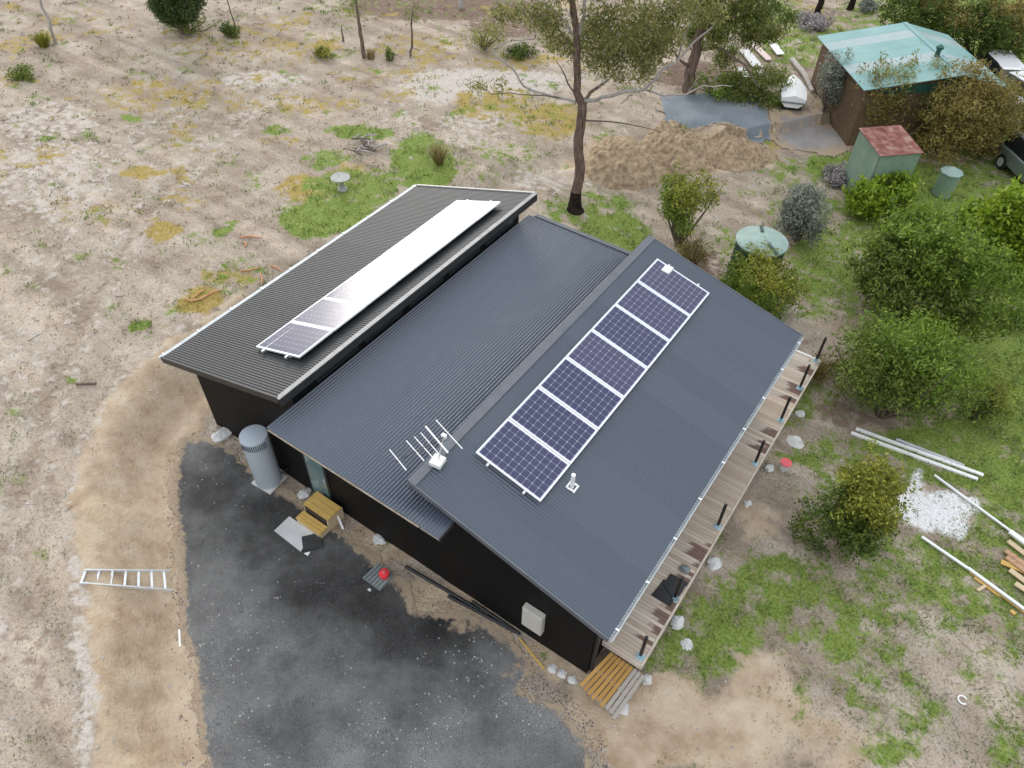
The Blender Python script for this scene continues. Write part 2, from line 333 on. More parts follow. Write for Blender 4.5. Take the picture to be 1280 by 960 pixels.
DRK = [(185, 545, 34, 50, .55), (215, 505, 22, 22, .6), (178, 640, 14, 50, .35), (560, 8, 130, 18, .9), (640, 30, 60, 18, .7), (460, 100, 70, 10, .35), (30, 60, 60, 20, .3), (870, 95, 50, 20, .9), (930, 60, 50, 30, .4), (1040, 20, 40, 10, .5), (870, 330, 40, 26, .5), (1060, 520, 60, 14, .55), (960, 640, 60, 12, .2), (1000, 660, 40, 30, .35), (60, 600, 40, 60, .25), (30, 800, 40, 90, .3), (260, 20, 90, 20, .25)]
CLY = [(860, 905, 130, 62, 1.), (960, 860, 60, 60, .6), (760, 880, 70, 40, .9), (940, 640, 60, 40, .55), (600, 745, 95, 20, .8), (480, 680, 60, 22, .9), (700, 830, 60, 26, .8), (180, 490, 60, 40, .6), (790, 205, 90, 34, .7), (900, 190, 90, 30, .6), (1000, 940, 90, 40, .6)]
def masks(x, y):
    n = fbm(x*.55, y*.55, 21); n2 = fbm(x*2.3, y*2.3, 23)
    right = sstep(12.5, 15.5, x+.10*(y-6))
    g = np.maximum(field(x, y, GRN), right*(.14+.42*sstep(9, 15, y)+.45*sstep(.45, .65, n)))
    far = sstep(18, 34, np.hypot(x-14, y+6))
    g = np.maximum(g, .38*sstep(.54, .76, fbm(x*1.1+9, y*1.1, 31))*(1-right))
    ye = np.maximum(field(x, y, YEL), .5*sstep(.56, .74, fbm(x*.6, y*.6+30, 33))*far)
    wh = field(x, y, WHT, .7); dk = np.maximum(field(x, y, DRK), 0)
    t, d = bank_t(x, y)
    bank = sstep(-1.0, -.4, d)*(1-sstep(1.25, 1.7, d+.3*(n2-.5)))*(1-sstep(2.5, 5, y))
    cl = np.maximum(field(x, y, CLY), bank)
    rd = rut_dist(x, y)+.6*(fbm(x*.8, y*.8, 15)-.5); wh = np.maximum(wh, .36*np.exp(-((rd-.35)/.4)**2)); crest = np.exp(-((d-1.55)/.2)**2)*(1-sstep(1.5, 4, y)); wh = np.maximum(wh, .42*crest); slope = 4*t*(1-t)*(1-sstep(2, 5, y)); dk = np.maximum(dk, .34*slope); dk = np.maximum(dk, .45*np.exp(-(rd/.13)**2))
    wh = wh*(1-bank*.8*(1-crest)); g = g*(1-bank)*(1-.85*field(x, y, [(1165, 638, 55, 30, 1.)])); ye = ye*(1-bank)
    return g, ye, wh, dk, cl
def axis(lo, hi, st, outs):
    a = list(np.arange(lo, hi+1e-6, st)); return np.array(sorted([lo-q for q in outs]+a+[hi+q for q in outs]))
OUT = [2, 5, 10, 20, 40, 80, 160, 320, 700]
gx = axis(-36, 24, .2, OUT); gy = axis(-9, 52, .2, OUT)
X, Y = np.meshgrid(gx, gy); nx, ny = len(gx), len(gy)
Z = H(np.clip(X, -60, 60), np.clip(Y, -30, 90))
Vg = np.stack([X, Y, Z], -1).reshape(-1, 3)
ii = (np.arange(ny-1)[:, None]*nx+np.arange(nx-1)[None]).ravel()
Fg = np.stack([ii, ii+1, ii+1+nx, ii+nx], -1)
_a = G(60, 500); _b = G(190, 240); RUT = -math.atan2((_b-_a).y, (_b-_a).x)
def groundmat():
    m = bpy.data.materials.new('dry_ground'); m.use_nodes = True; N = m.node_tree.nodes; L = m.node_tree.links; b = N['Principled BSDF']
    b.inputs['Roughness'].default_value = .95; b.inputs['Specular IOR Level'].default_value = .15
    tc = N.new('ShaderNodeTexCoord')
    def noise(sc, det=5, off=0):
        n = N.new('ShaderNodeTexNoise'); n.inputs['Scale'].default_value = sc; n.inputs['Detail'].default_value = det; n.inputs['Roughness'].default_value = .62
        mp = N.new('ShaderNodeMapping'); mp.inputs['Location'].default_value = (off, off*.7, 0); L.new(tc.outputs['Object'], mp.inputs[0]); L.new(mp.outputs[0], n.inputs['Vector']); return n.outputs[0]
    def ramp(f, *st):
        r = N.new('ShaderNodeValToRGB'); e = r.color_ramp.elements
        while len(e) < len(st): e.new(.5)
        for k, (p, c) in enumerate(st): e[k].position = p; e[k].color = (*c, 1)
        L.new(f, r.inputs[0]); return r.outputs[0]
    def math_(op, a, c=None):
        n = N.new('ShaderNodeMath'); n.operation = op; n.use_clamp = op != 'SUBTRACT'
        for k, q in enumerate((a, c)):
            if q is None: continue
            if isinstance(q, (int, float)): n.inputs[k].default_value = q
            else: L.new(q, n.inputs[k])
        return n.outputs[0]
    def mixc(f, a, c):
        n = N.new('ShaderNodeMix'); n.data_type = 'RGBA'; L.new(f, n.inputs[0]); L.new(a, n.inputs[6]); L.new(c, n.inputs[7]); return n.outputs[2]
    def layer(att, nz, k=1.9, lo=.55):
        a = N.new('ShaderNodeAttribute'); a.attribute_name = att
        s = N.new('ShaderNodeMapRange'); s.interpolation_type = 'SMOOTHSTEP'; s.inputs[1].default_value = lo; s.inputs[2].default_value = lo+.46
        t = N.new('ShaderNodeMath'); t.operation = 'MULTIPLY_ADD'; L.new(nz, t.inputs[0]); t.inputs[1].default_value = 2.3; L.new(a.outputs['Fac'], t.inputs[2])
        q = N.new('ShaderNodeMath'); q.operation = 'SUBTRACT'; L.new(t.outputs[0], q.inputs[0]); q.inputs[1].default_value = .86
        g = N.new('ShaderNodeMath'); g.operation = 'MULTIPLY'; g.use_clamp = True; L.new(a.outputs['Fac'], g.inputs[0]); g.inputs[1].default_value = 3
        L.new(q.outputs[0], s.inputs[0]); h = N.new('ShaderNodeMath'); h.operation = 'MULTIPLY'; L.new(s.outputs[0], h.inputs[0]); L.new(g.outputs[0], h.inputs[1]); return h.outputs[0]
    nE = noise(2.4, 10, 21); nF = noise(1.5, 10, 31)
    nA, nB, nC, nD = noise(.8, 7), noise(3.5, 6, 4), noise(14, 5, 9), noise(36, 5, 2)
    soil = ramp(nA, (.28, (.26, .205, .158)), (.45, (.355, .292, .234)), (.58, (.415, .35, .287)), (.74, (.485, .42, .35)))
    spk = ramp(nC, (.3, (.55, .53, .50)), (.5, (1, 1, 1)), (.7, (1.12, 1.1, 1.06)))
    mm = N.new('ShaderNodeMix'); mm.data_type = 'RGBA'; mm.blend_type = 'MULTIPLY'; mm.inputs[0].default_value = .75; L.new(soil, mm.inputs[6]); L.new(spk, mm.inputs[7]); col = mm.outputs[2]
    rmp = N.new('ShaderNodeMapping'); rmp.inputs['Rotation'].default_value = (0, 0, RUT); rmp.inputs['Scale'].default_value = (.16, 1.5, 1); L.new(tc.outputs['Object'], rmp.inputs[0])
    rn = N.new('ShaderNodeTexNoise'); rn.inputs['Scale'].default_value = 1.; rn.inputs['Detail'].default_value = 6; L.new(rmp.outputs[0], rn.inputs['Vector'])
    rr = ramp(rn.outputs[0], (.34, (.74, .71, .68)), (.5, (1, 1, 1)), (.66, (1.22, 1.2, 1.17)))
    m2 = N.new('ShaderNodeMix'); m2.data_type = 'RGBA'; m2.blend_type = 'MULTIPLY'; m2.inputs[0].default_value = .8; L.new(col, m2.inputs[6]); L.new(rr, m2.inputs[7]); col = m2.outputs[2]
    sp2 = ramp(nD, (.33, (.62, .60, .57)), (.5, (1, 1, 1)), (.68, (1.14, 1.13, 1.1)))
    m3 = N.new('ShaderNodeMix'); m3.data_type = 'RGBA'; m3.blend_type = 'MULTIPLY'; m3.inputs[0].default_value = .8; L.new(col, m3.inputs[6]); L.new(sp2, m3.inputs[7]); col = m3.outputs[2]
    litter = ramp(nB, (.35, (.20, .145, .11)), (.65, (.34, .27, .21)))
    pt = N.new('ShaderNodeMapRange'); pt.interpolation_type = 'SMOOTHSTEP'; pt.inputs[1].default_value = .53; pt.inputs[2].default_value = .66; pt.inputs[4].default_value = .62; L.new(noise(2.2, 6, 13), pt.inputs[0])
    col = mixc(pt.outputs[0], col, litter)
    col = mixc(layer('dk', nB), col, ramp(nB, (.3, (.115, .07, .05)), (.7, (.25, .18, .14))))
    col = mixc(layer('cl', nA), col, ramp(nF, (.32, (.33, .235, .155)), (.5, (.455, .35, .245)), (.68, (.54, .44, .325))))
    col = mixc(layer('wh', nB), col, ramp(nC, (.3, (.39, .335, .285)), (.6, (.53, .475, .42))))
    col = mixc(layer('ye', nE), col, ramp(nC, (.3, (.20, .18, .05)), (.5, (.33, .245, .07)), (.7, (.42, .27, .12))))
    col = mixc(layer('gr', nE), col, ramp(nC, (.28, (.072, .112, .022)), (.5, (.160, .225, .045)), (.72, (.27, .29, .09))))
    col = mixc(layer('pw', nE), col, ramp(nC, (.3, (.55, .54, .52)), (.6, (.80, .79, .78))))
    L.new(col, b.inputs['Base Color'])
    hsum = N.new('ShaderNodeMath'); hsum.operation = 'ADD'; L.new(nC, hsum.inputs[0]); L.new(nB, hsum.inputs[1])
    bp = N.new('ShaderNodeBump'); bp.inputs['Strength'].default_value = .75; bp.inputs['Distance'].default_value = .05; L.new(hsum.outputs[0], bp.inputs['Height']); L.new(bp.outputs[0], b.inputs['Normal'])
    return m
ground = fastmesh('ground', Vg, Fg, groundmat(), smooth=True, kind='structure')
mk = masks(Vg[:, 0], Vg[:, 1])
PWD = [(1165, 640, 52, 26, 1.), (1190, 655, 30, 16, 1.), (1148, 612, 9, 26, .9), (1135, 640, 20, 14, .8), (1205, 640, 16, 18, .9)]
mk = mk+(field(Vg[:, 0], Vg[:, 1], PWD, .7, .5),)
for nm, a in zip(('gr', 'ye', 'wh', 'dk', 'cl', 'pw'), mk):
    at = ground.data.attributes.new(nm, 'FLOAT', 'POINT'); at.data.foreach_set('value', a.astype(np.float32))
def inpoly(x, y, poly):
    c = np.zeros(np.shape(x), bool); n = len(poly)
    for k in range(n):
        x1, y1 = poly[k]; x2, y2 = poly[(k+1) % n]
        m = ((y1 > y) != (y2 > y)) & (x < (x2-x1)*(y-y1)/(y2-y1+1e-12)+x1); c ^= m
    return c
def sheet(name, pix, m, st, dz, jit, crown=0.):
    poly = [(G(u, v).x, G(u, v).y) for u, v in pix]; P = np.array(poly)
    xs = np.arange(P[:, 0].min()-.5, P[:, 0].max()+.5, st); ys = np.arange(P[:, 1].min()-.5, P[:, 1].max()+.5, st)
    Xs, Ys = np.meshgrid(xs, ys); wx = Xs+(fbm(Xs*2.2, Ys*2.2, 61, 3)-.5)*jit; wy = Ys+(fbm(Xs*2.2+40, Ys*2.2, 67, 3)-.5)*jit
    ins = inpoly(wx, wy, poly); n = len(xs)
    Vs = np.stack([Xs, Ys, H(Xs, Ys)+dz+.02*(fbm(Xs*4, Ys*4, 71)-.5)], -1).reshape(-1, 3)
    q = (ins[:-1, :-1] & ins[1:, :-1] & ins[:-1, 1:] & ins[1:, 1:]); jj, kk = np.nonzero(q); i0 = jj*n+kk
    F = np.stack([i0, i0+1, i0+1+n, i0+n], -1); use = np.unique(F); rm = np.full(len(Vs), -1); rm[use] = np.arange(len(use))
    return fastmesh(name, Vs[use], rm[F], m, smooth=True, kind='structure'), poly
def gravelmat(name, tone):
    m = mat(name, (.5, .5, .5), .9, None, spec=.25); N = m.node_tree.nodes; L = m.node_tree.links; b = N['Principled BSDF']; tc = N.new('ShaderNodeTexCoord')
    def nz(s, d=4):
        n = N.new('ShaderNodeTexNoise'); n.inputs['Scale'].default_value = s; n.inputs['Detail'].default_value = d; n.inputs['Roughness'].default_value = .65; L.new(tc.outputs['Object'], n.inputs['Vector']); return n.outputs[0]
    r = N.new('ShaderNodeValToRGB'); e = r.color_ramp.elements
    while len(e) < 4: e.new(.5)
    for k, (p, c) in enumerate(tone): e[k].position = p; e[k].color = (*c, 1)
    big = nz(.55, 7); at = N.new('ShaderNodeAttribute'); at.attribute_name = 'dark_tone'; sb = N.new('ShaderNodeMath'); sb.operation = 'MULTIPLY_ADD'; L.new(at.outputs['Fac'], sb.inputs[0]); sb.inputs[1].default_value = -.30; L.new(big, sb.inputs[2]); L.new(sb.outputs[0], r.inputs[0]); f = nz(70, 4); mx = N.new('ShaderNodeMix'); mx.data_type = 'RGBA'; mx.blend_type = 'OVERLAY'; mx.inputs[0].default_value = .6
    fr = N.new('ShaderNodeValToRGB'); fr.color_ramp.elements[0].position = .3; fr.color_ramp.elements[1].position = .7; L.new(f, fr.inputs[0])
    L.new(r.outputs[0], mx.inputs[6]); L.new(fr.outputs[0], mx.inputs[7])
    sa = N.new('ShaderNodeAttribute'); sa.attribute_name = 'sand'; ns = nz(5, 8); ma = N.new('ShaderNodeMath'); ma.operation = 'MULTIPLY_ADD'; L.new(ns, ma.inputs[0]); ma.inputs[1].default_value = 2.; L.new(sa.outputs['Fac'], ma.inputs[2])
    mr = N.new('ShaderNodeMapRange'); mr.interpolation_type = 'SMOOTHSTEP'; mr.inputs[1].default_value = 1.4; mr.inputs[2].default_value = 1.85; L.new(ma.outputs[0], mr.inputs[0])
    gt = N.new('ShaderNodeMath'); gt.operation = 'MULTIPLY'; gt.use_clamp = True; L.new(sa.outputs['Fac'], gt.inputs[0]); gt.inputs[1].default_value = 3; gm = N.new('ShaderNodeMath'); gm.operation = 'MULTIPLY'; L.new(mr.outputs[0], gm.inputs[0]); L.new(gt.outputs[0], gm.inputs[1])
    sc = N.new('ShaderNodeValToRGB'); sc.color_ramp.elements[0].position = .3; sc.color_ramp.elements[0].color = (.27, .195, .13, 1); sc.color_ramp.elements[1].position = .7; sc.color_ramp.elements[1].color = (.46, .365, .26, 1); L.new(f, sc.inputs[0])
    m4 = N.new('ShaderNodeMix'); m4.data_type = 'RGBA'; L.new(gm.outputs[0], m4.inputs[0]); L.new(mx.outputs[2], m4.inputs[6]); L.new(sc.outputs[0], m4.inputs[7]); L.new(m4.outputs[2], b.inputs['Base Color'])
    bp = N.new('ShaderNodeBump'); bp.inputs['Strength'].default_value = .8; bp.inputs['Distance'].default_value = .018; L.new(f, bp.inputs['Height']); L.new(bp.outputs[0], b.inputs['Normal'])
    return m
M['gravel'] = gravelmat('dark_gravel', [(.12, (.028, .027, .026)), (.30, (.066, .064, .061)), (.47, (.140, .137, .132)), (.68, (.225, .220, .211))])
M['bluegravel'] = gravelmat('blue_grey_gravel', [(.30, (.13, .155, .18)), (.45, (.18, .205, .23)), (.58, (.22, .245, .27)), (.75, (.27, .285, .30))])
YARD = [(262, 1010), (250, 940), (243, 880), (238, 830), (224, 790), (222, 700), (214, 640), (216, 590), (226, 548), (262, 545), (300, 565), (330, 600), (372, 622), (400, 640), (430, 664), (462, 690), (510, 735), (520, 760), (560, 765), (600, 772), (640, 800), (670, 830), (655, 862), (700, 880), (740, 930), (748, 1010)]
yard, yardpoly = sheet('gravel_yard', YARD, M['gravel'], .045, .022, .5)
_n = len(yard.data.vertices); _v = np.empty(_n*3, np.float32); yard.data.vertices.foreach_get('co', _v); _v = _v.reshape(-1, 3)
_d = field(_v[:, 0], _v[:, 1], [(350, 620, 130, 60, .8), (440, 700, 110, 55, .9), (530, 765, 110, 50, 1.), (400, 800, 40, 40, .5), (560, 850, 60, 40, .5), (300, 580, 80, 40, .6)], 1.6, .7)  # soft patches of darker gravel tone, strongest along the near wall
def edge_dist(x, y, poly):
    best = np.full(np.shape(x), 1e9)
    for (ax, ay), (bx, by) in zip(poly, poly[1:]+poly[:1]):
        dx, dy = bx-ax, by-ay; t = np.clip(((x-ax)*dx+(y-ay)*dy)/(dx*dx+dy*dy+1e-9), 0, 1); best = np.minimum(best, np.hypot(x-ax-t*dx, y-ay-t*dy))
    return best
def sandy(o, poly, wd, extra=()):
    n = len(o.data.vertices); q = np.empty(n*3, np.float32); o.data.vertices.foreach_get('co', q); q = q.reshape(-1, 3)
    f = 1.05*(1-sstep(0, wd, edge_dist(q[:, 0], q[:, 1], poly)))
    if extra: ring = field(q[:, 0], q[:, 1], [(540, 748, 34, 22, 1.)], .4, .3)*(1-field(q[:, 0], q[:, 1], [(532, 742, 14, 9, 1.)], .3, .4)); f = np.maximum(f, np.maximum(.8*ring, field(q[:, 0], q[:, 1], extra, .6, .6)))
    o.data.attributes.new('sand', 'FLOAT', 'POINT').data.foreach_set('value', f.astype(np.float32))
sandy(yard, yardpoly, .42, [(500, 700, 40, 14, .7), (600, 775, 40, 12, .7), (655, 845, 30, 16, .6), (345, 905, 10, 6, .4)])
yard.data.attributes.new('dark_tone', 'FLOAT', 'POINT').data.foreach_set('value', _d.astype(np.float32))
drive, drivepoly = sheet('gravel_driveway', [(822, 120), (826, 160), (850, 168), (905, 168), (950, 182), (968, 178), (965, 150), (960, 122), (900, 112)], M['bluegravel'], .08, .035, .9)
M['trackgravel'] = gravelmat('grey_track_gravel', [(.30, (.20, .18, .165)), (.45, (.26, .24, .225)), (.58, (.31, .29, .27)), (.75, (.36, .335, .31))])
track, trackpoly = sheet('gravel_track', [(962, 132), (962, 178), (990, 192), (1030, 196), (1066, 188), (1076, 172), (1050, 160), (1015, 150), (985, 140)], M['trackgravel'], .08, .03, 1.3)
sandy(drive, drivepoly, .35); sandy(track, trackpoly, 1.1)

# ------------------------------------------------------------------ the house
XA0, XA1, ZA0, ZA1, YA0, YA1 = -.38, 4.14, 2.71, 4.11, -.49, 9.35
XB0, XB1, ZB0, ZB1, YB0, YB1 = 3.93, 8.72, 3.35, 3.30, -.84, 9.38
XC0, XC1, ZC0, ZC1, YC0, YC1 = 7.66, 12.32, 3.87, 2.70, -.40, 9.75
house = empty('house', (6, 4.5, -.3), 'black clad house with three dark corrugated steel roofs carrying solar panels', 'house')
zA = lambda x: ZA0+(ZA1-ZA0)*(x-XA0)/(XA1-XA0)
zC = lambda x: ZC0+(ZC1-ZC0)*(x-XC0)/(XC1-XC0)
WY1 = 8.9
def prism(prof, y0, y1):
    b = MB(); n = len(prof); b.add([(x, y0, z) for x, z in prof]+[(x, y1, z) for x, z in prof], [tuple(range(n)), tuple(range(n, 2*n))[::-1]]+[((i+1) % n, i, n+i, n+(i+1) % n) for i in range(n)]); return b
prism([(0, -.6), (3.9, -.6), (3.9, zA(3.9)-.16), (0, zA(0)-.16)], 0, WY1).build('wall', M['black'], house)
prism([(3.902, -.6), (7.9, -.6), (7.9, 3.12), (3.902, 3.12)], .004, WY1-.004).build('wall', M['black'], house)
prism([(7.902, -.6), (11.9, -.6), (11.9, zC(11.9)-.16), (7.902, zC(7.902)-.16)], 0, WY1).build('wall', M['black'], house)
def corrugated(width, length, pitch, amp, seg=8, sub=2):
    """sheet: waves along local X, runs along local Y from 0 to length"""
    n = int(round(width/pitch*seg)); vs = []; fs = []
    for j in range(sub+1):
        for i in range(n+1): vs.append((width*i/n, length*j/sub, amp*math.sin(2*math.pi*(width*i/n)/pitch)))
    for j in range(sub):
        for i in range(n): a = j*(n+1)+i; fs.append((a, a+1, a+n+2, a+n+1))
    me = bpy.data.meshes.new('roof_sheet'); me.from_pydata(vs, [], fs)
    for p in me.polygons: p.use_smooth = True
    return me
def roof_sheets(parent, me, origin, ex, ey, ez, cover, count, m):
    me.materials.append(m); rot = Matrix([[ex[i], ey[i], ez[i]] for i in range(3)]).to_4x4()
    for k in range(count):
        o = bpy.data.objects.new('roof_sheet', me); link(o, parent)
        p = Vector(origin)+Vector(ex)*cover*k-ORG[parent.name]
        o.matrix_local = Matrix.Translation(p) @ rot
def nrm(v): return Vector(v).normalized()
# roof A: waves run across, low side left
LA = math.hypot(XA1-XA0, ZA1-ZA0); dA = nrm((XA1-XA0, 0, ZA1-ZA0)); nA_ = nrm((-(ZA1-ZA0), 0, XA1-XA0))
def slab(p0, d, L, y0, y1, n, t0, t1):
    a = Vector((p0[0], y0, p0[1])); b = a+d*L; e = Vector((0, y1-y0, 0)); return MB().hexa([a+n*t0, b+n*t0, b+e+n*t0, a+e+n*t0], [a+n*t1, b+n*t1, b+e+n*t1, a+e+n*t1])
rA = slab((XA0+.04, ZA0), dA, LA-.08, YA0+.03, YA1-.03, nA_, -.15, -.022).build('roof', M['darkmetal'], house, label='low roof wing sloping down to a gutter beside the dry paddock')
nsh = 13; pit = (YA1-YA0)/nsh/10
roof_sheets(rA, corrugated(pit*10, LA, pit, .0075), (XA1, YA0, ZA1), Vector((0, 1, 0)), -dA, nA_, pit*10, nsh, M['roofA'])
def fl(p, q, wd, ht, name, m, par): return MB().beam(p, q, wd, ht).build(name, m, par)
fl((XA0-.05, YA0-.02, ZA0-.05), (XA0-.05, YA1+.02, ZA0-.05), .10, .10, 'gutter', M['gutter'], rA)
for k in range(10):
    yy = YA0+.12+k*(YA1-YA0-.24)/9; MB().box((XA0-.05, yy, ZA0+.008), (.11, .05, .018)).build('gutter_bracket', M['white'], rA)
fl((XA1+.01, YA0-.02, ZA1+.012), (XA1+.01, YA1+.02, ZA1+.012), .11, .02, 'ridge_flashing', M['palecap'], rA)
fl((XA1+.06, YA0, ZA1-.11), (XA1+.06, YA1, ZA1-.11), .03, .20, 'fascia', M['darkmetal'], rA)
for yy, mm, w_ in ((YA0, M['darkmetal'], .05), (YA1, M['palecap'], .06)):
    a = Vector((XA0, yy, ZA0))-nA_*.05; b = Vector((XA1, yy, ZA1))-nA_*.05
    MB().beam(a, b, w_, .17).build('barge_flashing', mm, rA)
# clerestory windows under the high edge of A
for k in range(5):
    y0 = .7+k*1.62; wdw = MB().box((3.925, y0+.7, 3.66), (.03, 1.36, .44)).build('clerestory_window', M['darkmetal'], house)
    MB().box((3.944, y0+.7, 3.66), (.012, 1.26, .34)).build('pane', M['glass'], wdw)
# roof B: waves run along the house
dB = nrm((0, YB1-YB0, ZB1-ZB0)); nB_ = nrm((0, -(ZB1-ZB0), YB1-YB0)); LB = math.hypot(YB1-YB0, ZB1-ZB0)
rB = MB().hexa([(XB0+.05, YB0+.12, ZB0-.16), (XB1-.04, YB0+.12, ZB0-.16), (XB1-.04, YB1-.05, ZB1-.16), (XB0+.05, YB1-.05, ZB1-.16)],
               [(XB0+.05, YB0+.12, ZB0-.03), (XB1-.04, YB0+.12, ZB0-.03), (XB1-.04, YB1-.05, ZB1-.03), (XB0+.05, YB1-.05, ZB1-.03)]).build('roof', M['darkmetal'], house, label='middle roof with ribs running along the house')
nsh = 6; pit = (XB1-XB0)/nsh/10
roof_sheets(rB, corrugated(pit*10, LB, pit, .018), (XB0, YB0, ZB0), Vector((1, 0, 0)), dB, nB_, pit*10, nsh, M['roofB'])
fl((XB0+.05, YB0-.004, ZB0-.045), (XB1-.5, YB0-.004, ZB0-.045), .03, .035, 'eave_batten', M['paletimber'], rB)
fl((XB1-.48, YB0+.03, ZB0-.06), (XB1, YB0+.03, ZB0-.06), .06, .07, 'eave_flashing', M['palecap'], rB)
fl((XB1+.012, YB0, ZB0-.05), (XB1+.012, YC0-.02, ZB0-.05), .02, .12, 'barge_flashing', M['darkmetal'], rB)
fl((XB0+.2, YB1+.08, ZB1-.02), (XC0, YB1+.08, ZB1-.02), .13, .10, 'gutter', M['cap'], rB)
# roof C
LC = math.hypot(XC1-XC0, ZC1-ZC0); dC = nrm((XC1-XC0, 0, ZC1-ZC0)); nC_ = nrm(((ZC0-ZC1), 0, XC1-XC0))
rC = slab((XC0+.02, ZC0), dC, LC-.06, YC0+.03, YC1-.03, nC_, -.14, -.022).build('roof', M['darkmetal'], house, label='high roof wing sloping down to the timber deck')
nsh = 13; pit = (YC1-YC0)/nsh/10
# local X along -Y so that the ribs run down the slope with the face up
roof_sheets(rC, corrugated(pit*10, LC, pit, .0095), (XC0, YC1, ZC0), Vector((0, -1, 0)), dC, nC_, pit*10, nsh, M['roof'])
a = Vector((XC0, YC0, ZC0))
MB().hexa([(XC0-.04, YC0-.01, ZC0+.0), (XC0+.16, YC0-.01, ZC0-.03), (XC0+.16, YC1+.01, ZC0-.03), (XC0-.04, YC1+.01, ZC0+.0)],
          [(XC0-.04, YC0-.01, ZC0+.032), (XC0+.16, YC0-.01, ZC0-.008), (XC0+.16, YC1+.01, ZC0-.008), (XC0-.04, YC1+.01, ZC0+.032)]).build('ridge_flashing', M['cap'], rC)
fl((XC0-.03, YC0, ZC0-.16), (XC0-.03, YC1, ZC0-.16), .025, .30, 'fascia', M['cap'], rC)
for yy in (YC0-.012, YC1+.012):
    p = Vector((XC0, yy, ZC0))-nC_*.045; q = Vector((XC1, yy, ZC1))-nC_*.045
    MB().beam(p, q, .03, .13).build('barge_flashing', M['cap'], rC)
gC = MB()
for t in (-1, 1): gC.beam((XC1+.03+t*.03, YC0, ZC1-.05), (XC1+.03+t*.03, YC1, ZC1-.05), .012, .09)
gC.beam((XC1+.03, YC0, ZC1-.09), (XC1+.03, YC1, ZC1-.09), .05, .012); gC.build('gutter', M['gutter'], rC)
for k in range(9):
    MB().box((XC1+.03, YC0+.25+k*1.2, ZC1-.002), (.08, .035, .012)).build('gutter_bracket', M['white'], rC)
# door in the near wall
door = MB().box((4.06, -.012, .78), (.74, .03, 2.06)).build('door', M['darkmetal'], house)
MB().box((4.06, -.031, .80), (.60, .012, 1.86)).build('pane', M['teal'], door)
MB().box((4.33, -.05, .8), (.03, .03, .16)).build('handle', M['alu'], door)
mb_ = MB().box((10.52, -.085, .86), (.50, .15, .78)).build('meter_box', M['beige'], house, bevel=.012)
MB().box((10.52, -.165, .86), (.44, .012, .70)).build('meter_box_door', M['beige'], mb_)
MB().box((11.95, .1, 1.1), (.07, .07, 2.4)).build('downpipe', M['darkmetal'], house)
# windows of the deck side, under the eave
for y0, y1 in ((1.2, 2.6), (3.6, 5.8), (6.8, 8.0)):
    wn = MB().box((11.91, (y0+y1)/2, 1.45), (.04, y1-y0, 1.5)).build('window', M['darkmetal'], house); MB().box((11.936, (y0+y1)/2, 1.45), (.012, y1-y0-.12, 1.38)).build('pane', M['glass'], wn)
# white splash pads at the wall foot
def lump(u, v, r, seed, label, cat='concrete', name='concrete_lump', m='stone', group=None, dz=.3):
    g = G(u, v); MB().blob((g.x, g.y, g.z+r[2]*dz*.6), (r[0], r[1], r[2]*.8), seed, 14).build(name, M[m], smooth=True, label=label, cat=cat, group=group)
lump(277, 545, (.22, .30, .16), 3, 'white concrete footing at the corner of the low roof wing')
lump(381, 618, (.16, .2, .14), 4, 'pale concrete footing between water heater and timber steps')
lump(474, 674, (.2, .16, .08), 5, 'pale concrete footing under the black wall beyond the timber steps')

# ------------------------------------------------------------------ solar panels
def panel_meshes(w_, l_):
    f = MB(); t = .035
    f.box((0, 0, 0), (.001, .001, .001)) if False else None
    f.box((-w_/2+t/2, 0, 0), (t, l_, .04)); f.box((w_/2-t/2, 0, 0), (t, l_, .04)); f.box((0, -l_/2+t/2, 0), (w_-2*t, t, .04)); f.box((0, l_/2-t/2, 0), (w_-2*t, t, .04))
    bk = MB().box((0, 0, .010), (w_-2*t, l_-2*t, .012))
    c = MB(); nx_, ny_ = 6, 10; iw, il = w_-2*t-.03, l_-2*t-.03; cw, cl = iw/nx_, il/ny_; g = .0035; ch = .014
    for i in range(nx_):
        for j in range(ny_):
            x0 = -iw/2+i*cw+g; x1 = x0+cw-2*g; y0 = -il/2+j*cl+g; y1 = y0+cl-2*g; z = .0185
            c.add([(x0+ch, y0, z), (x1-ch, y0, z), (x1, y0+ch, z), (x1, y1-ch, z), (x1-ch, y1, z), (x0+ch, y1, z), (x0, y1-ch, z), (x0, y0+ch, z)], [tuple(range(8))])
    o = Vector((0, 0, 0)); return f.mesh('frame', M['frame'], o), bk.mesh('backsheet', M['back'], o), c.mesh('cell_array', M['cell'], o)
def array(y0, pitch, w_, l_, centre, along, n, labels, group):
    fm, bm_, cm = panel_meshes(w_, l_); ex = Vector((0, 1, 0)); ey = n.cross(ex)
    for k in range(7):
        e = bpy.data.objects.new('solar_panel', None); C.objects.link(e); e.empty_display_size = .2
        p = Vector((centre[0], y0+w_/2+k*pitch, centre[1])); tl = Matrix.Rotation(R(random.uniform(-.25, .25)), 4, 'Y') @ Matrix.Rotation(R(random.uniform(-.2, .2)), 4, 'X')
        e.matrix_world = Matrix.Translation(p) @ Matrix([[ex[i], ey[i], n[i]] for i in range(3)]).to_4x4() @ tl
        tag(e, labels(k), 'solar panel', group)
        for nm, me in (('frame', fm), ('backsheet', bm_), ('cell_array', cm)): link(bpy.data.objects.new(nm, me), e)
ORD = ['first', 'second', 'third', 'fourth', 'fifth', 'sixth', 'seventh']
pc = Vector((8.27, 0, 3.81)); pm = (Vector((8.27, 0, 3.79))+Vector((9.86, 0, 3.395)))/2
array(.96, 1.154, 1.134, 1.655, (pm.x, pm.z+.03), None, nC_, lambda k: f'dark blue solar panel with white frame, {ORD[k]} from the television antenna end of the row', 'solar panels on the roof above the deck')
